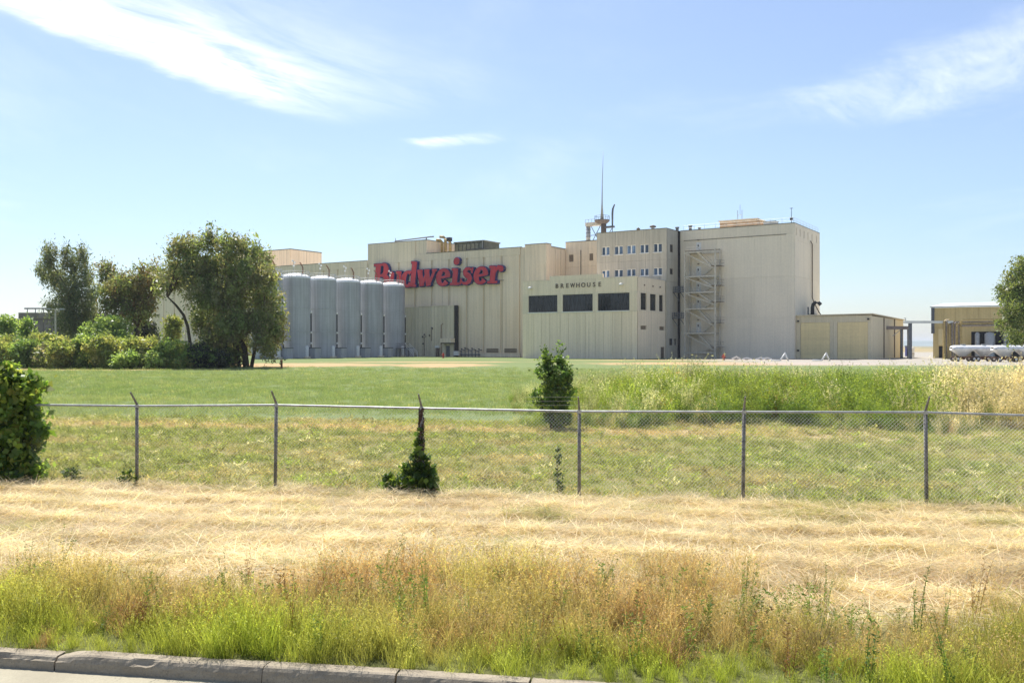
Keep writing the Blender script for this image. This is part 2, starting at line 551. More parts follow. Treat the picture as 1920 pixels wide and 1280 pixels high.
def ground_mat():
    m, k, out = new_mat('ground_cover')
    tc = k.n('ShaderNodeTexCoord')
    Pn = tc.outputs['Object']
    sep = k.n('ShaderNodeSeparateXYZ')
    k.link(Pn, sep.inputs[0])
    s, t = sep.outputs[0], sep.outputs[1]
    big = k.noise(k.mapping(Pn, (0.35, 1, 1)), 0.35, 5, 0.6)
    mid = k.noise(k.mapping(Pn, (0.5, 1, 1)), 1.7, 6, 0.65)
    fine = k.noise(Pn, 9.0, 6, 0.7)
    vfine = k.noise(Pn, 28.0, 4, 0.7)
    straw = k.mix(k.smooth(fine, 0.3, 0.7), (0.34, 0.245, 0.12), (0.60, 0.47, 0.27))  # darker tone stands in for shadow between the straws
    soil = k.mix(k.smooth(fine, 0.3, 0.7), (0.085, 0.095, 0.03), (0.16, 0.165, 0.06))
    weed = k.mix(k.smooth(mid, 0.35, 0.65), (0.215, 0.225, 0.075), (0.36, 0.29, 0.15))
    weed = k.mix(k.smooth(vfine, 0.3, 0.7, 0.0, 0.5), weed, (0.11, 0.12, 0.035))
    # meadow, with very long faint mowing streaks and pale flecks
    stk = k.noise(k.mapping(Pn, (0.03, 0.35, 1)), 1.0, 5, 0.6)
    mead = k.mix(k.smooth(stk, 0.3, 0.7), (0.130, 0.175, 0.068), (0.175, 0.210, 0.085))
    mead = k.mix(k.smooth(k.noise(k.mapping(Pn, (1.0, 0.4, 1)), 4.0, 6, 0.75), 0.45, 0.7, 0.0, 0.55), mead, (0.22, 0.25, 0.10))
    mead = k.mix(k.smooth(big, 0.45, 0.7, 0.0, 0.35), mead, (0.13, 0.175, 0.07))
    # zone boundaries wander with the noise
    w = k.m('MULTIPLY', k.m('SUBTRACT', mid, 0.5), 1.4)
    tw = k.m('ADD', t, w)
    c = k.mix(k.smooth(tw, 7.4, 9.4), soil, straw)
    c = k.mix(k.smooth(tw, 17.9, 18.9), c, weed)
    tw2 = k.m('ADD', t, k.m('MULTIPLY', w, 1.6))
    c = k.mix(k.m('MULTIPLY', k.smooth(tw2, 29.5, 31.5), 0.75), c, (0.46, 0.34, 0.19))
    c = k.mix(k.smooth(tw2, 33.0, 36.0), c, mead)

    # bare tan patches; positions in world metres
    geo = k.n('ShaderNodeNewGeometry')
    sg = k.n('ShaderNodeSeparateXYZ')
    k.link(geo.outputs['Position'], sg.inputs[0])
    bn = k.noise(k.mapping(geo.outputs['Position'], (0.25, 0.12, 0.2)), 1.0, 6, 0.65)

    def patch(cx, cy, rx, ry, soft=0.45):
        dx = k.m('DIVIDE', k.m('SUBTRACT', sg.outputs[0], cx), rx)
        dy = k.m('DIVIDE', k.m('SUBTRACT', sg.outputs[1], cy), ry)
        d = k.m('SQRT', k.m('ADD', k.m('MULTIPLY', dx, dx), k.m('MULTIPLY', dy, dy)))
        d = k.m('ADD', d, k.m('MULTIPLY', k.m('SUBTRACT', bn, 0.5), 1.3))
        return k.smooth(d, 1.0 - soft, 1.0 + soft * 0.3, 1.0, 0.0)
    tan = k.mix(k.smooth(mid, 0.3, 0.7), (0.40, 0.25, 0.13), (0.50, 0.35, 0.20))
    for a in ((-9.5, 120, 7.5, 13), (-30, 122, 16, 13), (-62, 101, 38, 4.2), (-13, 142, 17, 4), (34, 130, 26, 12), (42, 158, 40, 5)):
        c = k.mix(k.m('MULTIPLY', patch(*a), 0.9), c, tan)
    # packed grey yard beyond the weeds, on the right
    yard = k.m('MULTIPLY', k.smooth(k.m('ADD', sg.outputs[0], k.m('MULTIPLY', bn, 12)), 30, 50), k.smooth(sg.outputs[1], 112, 124))
    c = k.mix(k.m('MULTIPLY', yard, 0.85), c, k.mix(fine, (0.30, 0.27, 0.25), (0.42, 0.38, 0.34)))
    # far land: dry grass and scrub
    far = k.smooth(sg.outputs[1], 300, 420)
    c = k.mix(far, c, k.mix(k.smooth(k.noise(geo.outputs['Position'], 0.006, 5, 0.6), 0.4, 0.6), (0.13, 0.14, 0.06), (0.34, 0.27, 0.15)))
    h = k.m('ADD', k.m('MULTIPLY', fine, 0.6), k.m('MULTIPLY', mid, 0.4))
    pbsdf(k, out, c, 0.95, 0, 0.1, bump(k, h, 0.8, 0.06))
    return m


def build_ground():
    M['ground'] = ground_mat()
    sx = np.unique(np.concatenate([np.arange(-24, 24.01, 0.4), np.arange(-80, 80.1, 4.0), np.linspace(-400, 400, 41), np.array([-7500, -5000, -2500, -1200, -700, 700, 1200, 2500, 5000, 7500.])]))
    ty = np.unique(np.concatenate([np.array([-400, -100, -30, 0, 5.9, 6.34, 6.43]), np.arange(6.5, 22, 0.16), np.arange(22, 50, 0.8), np.arange(50, 160, 5), np.arange(160, 420, 20), np.array([420, 600, 900, 1400, 2200, 3600, 6000, 7500.])]))
    S, T = np.meshgrid(sx, ty)
    Z = ground_st(S, T)
    v = np.stack([S.ravel(), T.ravel(), Z.ravel()], 1)
    nx, ny = len(sx), len(ty)
    i = np.arange((nx - 1) * (ny - 1))
    r, c = i // (nx - 1), i % (nx - 1)
    a = r * nx + c
    fc = np.stack([a, a + 1, a + nx + 1, a + nx], 1)
    o = np_mesh('ground', v, fc, M['ground'])
    o.rotation_euler = (0, 0, -KA)
    o.data.polygons.foreach_set('use_smooth', [True] * len(o.data.polygons))
    tag(o, kind='structure')


def np_mesh(name, v, f, mat, tint=None, parent=None, attr='tint'):
    """mesh from numpy arrays; all faces have the same number of corners"""
    me = bpy.data.meshes.new(name)
    nf, nc = f.shape
    me.vertices.add(len(v))
    me.vertices.foreach_set('co', np.ascontiguousarray(v, np.float32).ravel())
    me.loops.add(nf * nc)
    me.loops.foreach_set('vertex_index', np.ascontiguousarray(f, np.int32).ravel())
    me.polygons.add(nf)
    me.polygons.foreach_set('loop_start', np.arange(0, nf * nc, nc, dtype=np.int32))
    me.polygons.foreach_set('loop_total', np.full(nf, nc, np.int32))
    if tint is not None:
        at = me.attributes.new(attr, 'FLOAT_COLOR', 'POINT')
        at.data.foreach_set('color', np.concatenate([tint, np.ones((len(tint), 1))], 1).astype(np.float32).ravel())
    me.update(calc_edges=True)
    me.materials.append(mat)
    o = bpy.data.objects.new(name, me)
    COL.objects.link(o)
    if parent is not None:
        o.parent = parent
    return o


build_ground()


def build_road():
    m, k, out = new_mat('asphalt')
    tc = k.n('ShaderNodeTexCoord')
    nz = k.noise(tc.outputs['Object'], 60, 4, 0.7)
    pbsdf(k, out, k.mix(nz, (0.05, 0.05, 0.05), (0.11, 0.11, 0.105)), 0.9, 0, 0.3, bump(k, nz, 0.4, 0.01))
    M['asphalt'] = m
    m, k, out = new_mat('gutter_concrete')
    tc = k.n('ShaderNodeTexCoord')
    nz = k.noise(tc.outputs['Object'], 40, 5, 0.7)
    lo = k.noise(tc.outputs['Object'], 1.5, 5, 0.6)
    c = k.mix(k.smooth(lo, 0.35, 0.7), (0.36, 0.33, 0.245), (0.30, 0.27, 0.20))
    c = k.mix(k.smooth(nz, 0.35, 0.75, 0.0, 0.5), c, (0.24, 0.22, 0.165))
    pbsdf(k, out, c, 0.9, 0, 0.2, bump(k, nz, 0.3, 0.01))
    M['gutter'] = m
    m, k, out = new_mat('kerb_concrete')
    tc = k.n('ShaderNodeTexCoord')
    nz = k.noise(tc.outputs['Object'], 55, 6, 0.75)
    lo = k.noise(k.mapping(tc.outputs['Object'], (1, 4, 4)), 2.2, 6, 0.65)
    c = k.mix(k.smooth(lo, 0.35, 0.7), (0.36, 0.31, 0.235), (0.26, 0.22, 0.165))
    c = k.mix(k.smooth(nz, 0.5, 0.72, 0.0, 0.7), c, (0.12, 0.11, 0.10))
    pbsdf(k, out, c, 0.92, 0, 0.2, bump(k, nz, 0.7, 0.012))
    M['kerb'] = m

    def sheet(name, s0, s1, t0, t1, z, mat):
        o = MB().raw([kerb_frame(s0, t0, z), kerb_frame(s1, t0, z), kerb_frame(s1, t1, z), kerb_frame(s0, t1, z)], [(0, 1, 2, 3)]).build(name, mat)
        return tag(o, kind='structure')
    sheet('road', -300, 300, -9.0, 6.30, 0.0, 'asphalt')
    sheet('gutter', -300, 300, 5.55, 6.298, 0.004, 'gutter')
    root = bpy.data.objects.new('kerb', None)
    COL.objects.link(root)
    root.rotation_euler = (0, 0, -KA)
    tag(root, kind='structure')
    rr = random.Random(3)

    def seg(s0, s1, drop=0.0):
        n = max(2, int((s1 - s0) / 0.035)) if s1 - s0 < 8 else 40
        # rounded top edge, slightly uneven, chipped here and there
        vs, fs = [], []
        for i in range(n + 1):
            s = s0 + (s1 - s0) * i / n
            fr = i in (0, n)
            j = [rr.gauss(0, 0.0022) for _ in range(6)]
            chip = 0.012 * max(0, math.sin(s * 3.1 + 1.3) * math.sin(s * 7.7) - 0.55) * 3
            top = 0.124 - drop + 0.004 * math.sin(s * 2.2)
            if drop == 0.0 and s0 < -3 and s < s0 + 0.3:
                top -= 0.03 * (1 - (s - s0) / 0.3) ** 2
            prof = [(6.160, -0.05), (6.166, 0.02), (6.172 + j[0], 0.070 + j[1]), (6.182 + j[2] + chip, top - 0.028 - chip), (6.196 + chip, top - 0.008 - chip * 0.6), (6.215, top + j[3] * 0.5),
                    (6.29, top + j[4] * 0.6), (6.325 + j[5] * 2, top - 0.004), (6.34, top - 0.03), (6.345, -0.05)]
            prof = [(t_ + 0.13, z_) for t_, z_ in prof]
            wob = rr.gauss(0, 0.006) if fr else 0
            vs += [(s + wob, t, z) for t, z in prof]
        m_ = 10
        for i in range(n):
            for q in range(m_ - 1):
                a = i * m_ + q
                fs.append((a, a + m_, a + m_ + 1, a + 1))
        fs.append(tuple(range(m_)))
        fs.append(tuple(n * m_ + q for q in range(m_ - 1, -1, -1)))
        MB().raw(vs, fs).build('kerb_segment', 'kerb', root)
    cuts = [-300, -60, -20, -11.0, -7.4, -4.62]
    for a, b in zip(cuts, cuts[1:]):
        seg(a + 0.006, b - 0.006, 0.022)
    cuts = [-4.62, -2.93, -1.91, -0.93, 1.1, 3.0, 7.0, 20, 60, 300]
    for a, b in zip(cuts, cuts[1:]):
        seg(a + 0.009, b - 0.009)


build_road()


def build_hills():
    rr = np.random.default_rng(5)
    for nm, d, zt, n in (('hills', 5200, 34, 160),):
        xs = np.linspace(-7000, 7000, n)
        h = zt * (0.75 + 0.16 * np.sin(xs / 900.0) + 0.10 * np.sin(xs / 310.0 + 1) + 0.05 * np.sin(xs / 90.0))
        vs, fs = [], []
        for i, x in enumerate(xs):
            vs += [(x, d - 900, -3), (x, d - 300, h[i] * 0.55), (x, d, h[i]), (x, d + 900, -3)]
        for i in range(n - 1):
            for q in range(3):
                a = i * 4 + q
                fs.append((a, a + 4, a + 5, a + 1))
        o = MB().raw(vs, fs).build(nm, 'hill', None, True)
        tag(o, kind='structure')


build_hills()


# ------------------------------------------------------------------ building helpers
def panels(T, face, plane, a0, a1, z0, z1, openings, joints, zj, mat, th=0.18, gap=0.03, name='wall_panel', out=-1):
    """wall panels on a facade, cut round its openings; face 'front' lies at v=plane, 'side' at u=plane"""
    zs = sorted(set([z0, z1] + [z for z in zj if z0 < z < z1] + [z for o in openings for z in o[2:4] if z0 < z < z1]))
    for zb, zt in zip(zs, zs[1:]):
        zm = (zb + zt) / 2
        cuts = sorted([(o[0], o[1]) for o in openings if o[2] < zm < o[3]])
        x, runs = a0, []
        for c0, c1 in cuts:
            if c0 > x:
                runs.append((x, c0))
            x = max(x, c1)
        if x < a1:
            runs.append((x, a1))
        for r0, r1 in runs:
            js = [r0] + [j for j in joints if r0 + 0.1 < j < r1 - 0.1] + [r1]
            for p, q in zip(js, js[1:]):
                gl = gap / 2 if p in joints else 0.0
                gr = gap / 2 if q in joints else 0.0
                g0 = gap / 2 if zb in zj else 0.0
                g1 = gap / 2 if zt in zj else 0.0
                b = MB()
                if face == 'front':
                    b.box(p + gl, q - gr, plane - th, plane + 0.01, zb + g0, zt - g1)
                else:
                    b.box(plane - 0.01, plane + th, p + gl, q - gr, zb + g0, zt - g1)
                b.build(name, mat, T)


def window(T, face, plane, a0, a1, z0, z1, nx, glass, frame, fw=0.08, mull=0.05, nz=1, name='window', depth=0.05, proud=0.0):
    """a window set in its opening: frame ring, panes, mullions"""
    def bx(b, p, q, d0, d1, zb, zt):
        if face == 'front':
            b.box(p, q, plane - d1, plane - d0, zb, zt)
        else:
            b.box(plane + d0, plane + d1, p, q, zb, zt)
    b = MB()
    d1 = depth + 0.05 + proud
    bx(b, a0, a0 + fw, 0.0, d1, z0, z1)
    bx(b, a1 - fw, a1, 0.0, d1, z0, z1)
    bx(b, a0 + fw, a1 - fw, 0.0, d1, z0, z0 + fw)
    bx(b, a0 + fw, a1 - fw, 0.0, d1, z1 - fw, z1)
    for i in range(1, nx):
        x = a0 + (a1 - a0) * i / nx
        bx(b, x - mull / 2, x + mull / 2, 0.0, d1 - 0.01, z0 + fw, z1 - fw)
    for i in range(1, nz):
        zz = z0 + (z1 - z0) * i / nz
        bx(b, a0 + fw, a1 - fw, 0.0, d1 - 0.015, zz - mull / 2, zz + mull / 2)
    w = b.build(name, frame, T)
    for i in range(nx):
        p = MB()
        x0 = a0 + (a1 - a0) * i / nx + (fw if i == 0 else mull / 2)
        x1 = a0 + (a1 - a0) * (i + 1) / nx - (fw if i == nx - 1 else mull / 2)
        bx(p, x0, x1, 0.0, depth, z0 + fw, z1 - fw)
        p.build('pane', glass, w)
    return w


def coping(T, pts, z, w=0.35, h=0.16, mat='coping', name='coping'):
    b = MB()
    for p, q in zip(pts, pts[1:]):
        b.beam((p[0], p[1], z + h / 2), (q[0], q[1], z + h / 2), w, h)
    return b.build(name, mat, T)


def louvre(T, face, plane, a0, a1, z0, z1, n=5, name='louvre', d=0.08):
    b = MB()
    for i in range(n):
        zb = z0 + (z1 - z0) * i / n
        zt = z0 + (z1 - z0) * (i + 0.72) / n
        if face == 'front':
            b.box(a0, a1, plane - d, plane, zb, zt)
        else:
            b.box(plane, plane + d, a0, a1, zb, zt)
    return b.build(name, 'louvre', T)


# ------------------------------------------------------------------ great hall behind the sign
def build_hall():
    T = thing('brewery_hall', 'long cream concrete hall behind the red sign and the grey tanks', 'building', (-110, 15))
    V0 = -8.0
    uR, uM, uL = -50.86, -101.55, -186.0
    MB().box(uM + 0.01, uR, V0, 45, -0.3, 24.05).build('wall', 'hall', T)
    MB().box(uL, uM, V0, 45, -0.3, 23.35).build('lower_wall', 'hall', T)
    # raised block with its coping
    rb = MB().box(uM + 0.01, -83.4, V0 - 0.05, 14, 24.0, 27.3).build('raised_block', 'hall', T)
    coping(rb, [(uM, V0 + 0.1), (-83.4, V0 + 0.1)], 27.3)
    coping(rb, [(-83.5, V0 + 0.3), (-83.5, 14)], 27.302)
    # penthouse far back on the left
    ph = MB().box(-192, -157.5, 20, 33.3, 23.3, 31.85).build('penthouse', 'hall', T)
    coping(ph, [(-192, 20.1), (-157.4, 20.1)], 31.85, 0.4, 0.25)
    coping(ph, [(-157.6, 20.4), (-157.6, 33.3)], 31.852, 0.4, 0.25)
    for i in range(9):
        MB().box(-192 + i * 3.83 + 0.04, -192 + (i + 1) * 3.83 - 0.04, 19.9, 20.01, 23.36, 31.8).build('siding_panel', 'hall', ph)
    for i in range(4):
        MB().box(-157.51, -157.4, 20 + i * 3.3 + 0.04, 20 + (i + 1) * 3.3 - 0.04, 23.36, 31.8).build('siding_panel', 'hall', ph)
    # main facade: panels between narrow recessed slots, a band along the top
    js = [-101.4, -96.6, -91.6, -86.6, -81.6, -76.6, -71.6, -66.9, -62.2, -57.3]
    band_top = 24.05
    for a, b in zip(js, js[1:]):
        MB().box(a + 0.28, b - 0.28, V0 - 0.22, V0 + 0.02, 0.9, 22.4).build('wall_panel', 'hall', T)
        MB().box(a + 0.42, b - 0.42, V0 - 0.30, V0 - 0.21, 1.4, 1.55).build('panel_sill', 'trim', T)
        bt = 27.25 if b <= -83 else band_top
        MB().box(a + 0.012, b - 0.012, V0 - 0.24, V0 + 0.03, 22.42, bt).build('parapet_panel', 'hall', T)
        MB().box(a - 0.07, a + 0.07, V0 - 0.13, V0 + 0.02, 0.5, 22.3).build('slot_rib', 'trim', T)
    MB().box(-101.4, -57.3, V0 - 0.30, V0 + 0.02, -0.2, 0.88).build('plinth', 'trim', T)
    coping(T, [(-83.3, V0 - 0.08), (-57.0, V0 - 0.08)], 24.05, 0.4, 0.14)
    # low wide intake grilles near the ground
    for a, b in ((-66.2, -63.0), (-61.4, -58.2)):
        louvre(T, 'front', V0 - 0.23, a, b, 1.0, 1.95, 4, 'intake_grille')
    # corner pier
    pier = MB().box(-55.9, uR + 0.35, V0 - 0.55, V0 + 1.6, -0.2, 24.45).build('corner_pier', 'hall', T)
    coping(pier, [(-55.95, V0 - 0.4), (uR + 0.4, V0 - 0.4)], 24.45, 0.4, 0.14)
    coping(pier, [(uR + 0.22, V0 - 0.2), (uR + 0.22, V0 + 1.6)], 24.452, 0.4, 0.14)
    MB().box(-57.2, -56.05, V0 - 0.2, V0 + 0.02, 0, 24.0).build('wall_panel', 'hall', T)
    # return wall towards the link block
    for i, (a, b) in enumerate(((-6.2, -4.2), (-4.2, -2.0), (-2.0, 0.3))):
        MB().box(uR - 0.01, uR + 0.14, a + 0.07, b - 0.07, 0, 23.75).build('wall_panel', 'hall', T)
    coping(T, [(uR - 0.02, V0 + 1.7), (uR - 0.02, 0.4)], 24.05, 0.36, 0.12)
    # long lower part behind the tanks and the trees
    a = -101.6
    while a > uL + 2:
        b = max(a - 4.9, uL)
        MB().box(b + 0.25, a - 0.25, V0 - 0.2, V0 + 0.02, 0.6, 21.6).build('wall_panel', 'hall', T)
        MB().box(b + 0.012, a - 0.012, V0 - 0.22, V0 + 0.03, 21.62, 23.35).build('parapet_panel', 'hall', T)
        a = b
    coping(T, [(uL, V0 - 0.05), (-101.7, V0 - 0.05)], 23.35, 0.4, 0.14)


build_hall()


def build_brewhouse():
    T = thing('brewhouse_block', 'low cream block with three wide dark windows lettered brewhouse', 'building', (-37, -12))
    u0, u1, v0, v1 = -49.64, -24.12, -19.56, -6.1
    th = 0.28
    MB().box(u0 + th, u1 - th, v0 + th, v1, -0.3, 15.35).build('wall', 'brew', T)
    wf = [(-48.24, -41.5), (-40.3, -33.6), (-32.5, -25.75)]
    op = [(a, b, 9.25, 12.62) for a, b in wf]
    joints = [-47.0, -45.2, -43.3, -40.9, -39.0, -37.1, -35.2, -33.05, -31.2, -29.3, -27.4, -25.4]
    # front facade, below / between / above the windows
    panels(T, 'front', v0 + th, u0, u1, -0.2, 8.95, [], joints, [], 'brew', th, 0.04)
    panels(T, 'front', v0 + th, u0, u1, 8.95, 12.95, op, [], [], 'trim', th + 0.02, 0.03, 'window_band')
    panels(T, 'front', v0 + th, u0, u1, 12.95, 15.55, [], [-40.9, -33.05], [], 'brew', th, 0.03)
    # raised middle of the parapet
    MB().box(-43.3, -31.5, v0 + 0.003, v0 + 0.6, 15.56, 16.4).build('raised_parapet', 'brew', T)
    coping(T, [(u0, v0 + 0.2), (-43.35, v0 + 0.2)], 15.56, 0.45, 0.1, 'trim')
    coping(T, [(-31.45, v0 + 0.2), (u1 - 0.5, v0 + 0.2)], 15.56, 0.45, 0.1, 'trim')
    for a, b in wf:
        window(T, 'front', v0 + th, a, b, 9.25, 12.62, 4, 'glass_dark', 'frame_dark', 0.10, 0.05)
        MB().box(a - 0.15, b + 0.15, v0 - 0.14, v0 + 0.02, 9.06, 9.22).build('window_sill', 'white', T)
    # right hand side
    ws = [(-18.1, -15.4), (-13.7, -10.85), (-9.3, -7.3)]
    ops = [(a, b, 9.35, 12.6) for a, b in ws]
    vents = [(-18.1, -15.4, 5.6, 6.35), (-9.1, -6.6, 5.6, 6.35)]
    dr = (-8.5, -6.6, -0.2, 2.25)
    panels(T, 'side', u1 - th, v0 + 0.002, v1, -0.2, 9.0, vents + [dr], [-14.5, -10.1], [], 'brew', th, 0.04)
    panels(T, 'side', u1 - th, v0 + 0.002, v1, 9.0, 12.95, ops, [], [], 'trim', th + 0.02, 0.03, 'window_band')
    panels(T, 'side', u1 - th, v0 + 0.002, v1, 12.95, 15.5, [], [], [], 'brew', th, 0.03)
    coping(T, [(u1 - 0.25, v0 + 0.3), (u1 - 0.25, v1)], 15.52, 0.45, 0.1, 'trim')
    for a, b in ws:
        window(T, 'side', u1 - th, a, b, 9.35, 12.6, 2, 'glass_dark', 'frame_dark', 0.09, 0.06)
    for a, b, z0, z1 in vents:
        louvre(T, 'side', u1 - th, a + 0.02, b - 0.02, z0, z1, 4)
    d = MB().box(u1 - th, u1 - 0.14, dr[0], dr[1], 0, 2.25).build('door', 'louvre', T)
    MB().box(u1 - 0.14, u1 - 0.08, dr[0] + 0.2, dr[0] + 0.26, 1.0, 1.15).build('handle', 'galv', d)
    # lettering
    u = -42.0
    step = (-31.75 + 42.0) / 8.6
    for i, ch in enumerate('BREWHOUSE'):
        cu = bpy.data.curves.new('txt', 'FONT')
        cu.body = ch
        cu.size = 1.22
        cu.extrude = 0.05
        cu.offset = 0.012
        cu.align_x = 'CENTER'
        ob = bpy.data.objects.new('txt', cu)
        COL.objects.link(ob)
        bpy.context.view_layer.update()
        me = bpy.data.meshes.new_from_object(ob.evaluated_get(bpy.context.evaluated_depsgraph_get()))
        bpy.data.objects.remove(ob)
        me.materials.clear()
        me.materials.append(M['letter'])
        o = bpy.data.objects.new('letter', me)
        COL.objects.link(o)
        o.parent = T
        off = OFF[T.name]
        o.scale = (0.8 if ch == 'W' else 1.0, 1, 1)
        o.location = (u + step * i + 0.4 - off[0], v0 - 0.055 - off[1], 13.98)
        o.rotation_euler = (R(90), 0, 0)
    # flood lamps on the facade
    for uu in (-47.6, -27.3):
        b = MB().tube([(uu, v0 + 0.02, 14.05), (uu, v0 - 0.5, 14.2)], 0.06)
        ar = b.build('lamp_arm', 'galv', T)
        MB().lathe(uu, v0 - 0.55, [(0.02, 13.98), (0.34, 14.0), (0.40, 14.2), (0.2, 14.4), (0.02, 14.44)], 14).build('lamp_head', 'white', ar, True)
    # small things on the side wall near the roof
    for vv in (-16.5, -12.5, -9.0):
        MB().box(u1 - 0.01, u1 + 0.22, vv - 0.1, vv + 0.1, 14.0, 14.25).build('wall_lamp', 'louvre', T)


build_brewhouse()


def build_office():
    T = thing('office_block', 'tall cream block with two rows of small blue windows above the brewhouse', 'building', (-32, 5))
    u0, u1, v0, v1 = -39.57, -23.82, -6.18, 16.0
    th = 0.22
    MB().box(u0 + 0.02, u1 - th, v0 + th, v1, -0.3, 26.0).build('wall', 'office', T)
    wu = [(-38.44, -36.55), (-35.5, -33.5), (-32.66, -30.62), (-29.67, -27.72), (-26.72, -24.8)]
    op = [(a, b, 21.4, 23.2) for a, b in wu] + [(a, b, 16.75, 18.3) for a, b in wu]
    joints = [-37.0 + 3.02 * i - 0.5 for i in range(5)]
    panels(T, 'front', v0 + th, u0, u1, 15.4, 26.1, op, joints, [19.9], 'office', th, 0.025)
    for a, b in wu:
        window(T, 'front', v0 + th, a, b, 21.4, 23.2, 2, 'glass_blue', 'white', 0.12, 0.30, depth=0.04)
        window(T, 'front', v0 + th, a, b, 16.75, 18.3, 2, 'glass_blue', 'white', 0.12, 0.30, depth=0.04)
        for zz in (21.4, 16.75):
            MB().box(a - 0.1, b + 0.1, v0 - 0.08, v0 + 0.02, zz - 0.12, zz - 0.002).build('window_sill', 'white', T)
    sw = [(-4.53, -2.85, 21.5, 23.1), (-4.53, -2.85, 17.0, 18.2), (-4.8, -3.15, 2.6, 3.95), (-2.1, -1.15, 2.6, 3.95)]
    panels(T, 'side', u1 - th, v0 + 0.002, -0.35, -0.2, 26.1, sw, [], [9.0, 15.5, 20.0], 'office', th, 0.025)
    for i, w in enumerate(sw):
        window(T, 'side', u1 - th, w[0], w[1], w[2], w[3], 1, 'glass_dark', 'louvre' if i < 2 else 'frame_dark', 0.12, 0.05)
    # dark expansion joint between this block and the tower
    MB().box(u1 - 0.25, u1 + 0.36, -0.33, 0.25, -0.2, 26.2).build('expansion_joint', 'dark', T)
    coping(T, [(u0, v0 + 0.15), (u1, v0 + 0.15)], 26.1, 0.4, 0.14)
    coping(T, [(u1 - 0.18, v0 + 0.36), (u1 - 0.18, -0.2)], 26.102, 0.4, 0.14)


build_office()


def build_link():
    T = thing('link_block', 'narrow set back cream block with two brown louvres beside the office', 'building', (-45, 8))
    u0, u1, v0, v1 = -50.8, -39.5, 0.49, 16.0
    th = 0.2
    MB().box(u0, u1, v0 + th, v1, -0.3, 25.45).build('wall', 'hall', T)
    op = [(-49.9, -48.8, 21.2, 22.75), (-44.8, -43.9, 21.2, 22.75)]
    panels(T, 'front', v0 + th, u0, u1, 12.0, 25.5, op, [-47.0], [20.0], 'hall', th, 0.03)
    for o in op:
        louvre(T, 'front', v0 + th, *o, 6, 'louvre', 0.1)
    MB().tube([(-46.9, v0 - 0.1, 23.6), (-46.9, v0 - 0.1, 16)], 0.09).build('downpipe', 'louvre', T)
    coping(T, [(u0, v0 + 0.15), (u1, v0 + 0.15)], 25.5, 0.4, 0.16)


build_link()


def build_tower():
    T = thing('grain_tower', 'big blank cream tower block at the right end with an outside staircase', 'building', (-11.7, 9.6))
    u0, u1, v0, v1 = -23.4, 0.0, 0.0, 19.3
    th = 0.2
    MB().box(u0, u1 - th, v0 + th, v1, -0.3, 26.1).build('wall', 'tower', T)
    uj = [-15.5, -7.8]
    panels(T, 'front', v0 + th, u0, u1, -0.2, 26.15, [], uj, [8.0, 16.0, 24.2], 'tower', th, 0.018)
    sl = [(v, v + 0.42, 23.9, 25.4) for v in (0.9, 3.7, 6.6, 9.6, 12.8, 16.3)]
    panels(T, 'side', u1 - th, v0 + 0.002, v1, -0.2, 26.15, sl, [9.6], [8.0, 16.0, 23.0], 'tower', th, 0.018)
    for s_ in sl:
        MB().box(u1 - th, u1 - th + 0.05, s_[0], s_[1], s_[2], s_[3]).build('vent_slot', 'dark', T)
    MB().box(-22.6, -1.6, v0 - 0.06, v0 - 0.001, 24.05, 24.15).build('drip_rail', 'louvre', T)
    coping(T, [(u0, v0 + 0.15), (u1, v0 + 0.15)], 26.15, 0.42, 0.13)
    coping(T, [(u1 - 0.2, v0 + 0.37), (u1 - 0.2, v1)], 26.152, 0.42, 0.13)
    # downpipe on the right side
    MB().tube([(0.25, 11.0, 23.7), (0.25, 12.2, 23.2), (0.25, 12.2, 12.3), (0.35, 13.0, 11.4), (0.8, 15.5, 9.4), (1.2, 17.2, 8.3)], 0.11, 8).build('downpipe', 'louvre', T)
    # doors to the stair landings
    for z in (21.45, 16.55, 13.35, 10.05, 5.15):
        d = MB().box(-19.9, -18.9, v0 - 0.04, v0 + 0.01, z, z + 2.15).build('door', 'white', T)
        MB().box(-19.62, -19.38, v0 - 0.06, v0 - 0.041, z + 1.25, z + 1.7).build('pane', 'frame_dark', d)
        MB().box(-19.05, -18.97, v0 - 0.11, v0 - 0.041, z + 0.95, z + 1.05).build('handle', 'galv', d)
        MB().box(-19.65, -19.3, v0 - 0.28, v0 + 0.01, z + 2.55, z + 2.72).build('door_lamp', 'louvre', T)
    # roof edge railing
    b = MB()
    rails = [(-22.8, 0.4), (-0.3, 0.4), (-0.3, 19.0)]
    for p, q in zip(rails, rails[1:]):
        n = int(math.hypot(q[0] - p[0], q[1] - p[1]) / 2.1)
        for i in range(n + 1):
            x, y = p[0] + (q[0] - p[0]) * i / n, p[1] + (q[1] - p[1]) * i / n
            b.tube([(x, y, 26.2), (x, y, 27.3)], 0.028, 4)
        for zz in (26.75, 27.3):
            b.tube([(p[0], p[1], zz), (q[0], q[1], zz)], 0.025, 4)
    b.build('roof_railing', 'galv', T)


build_tower()


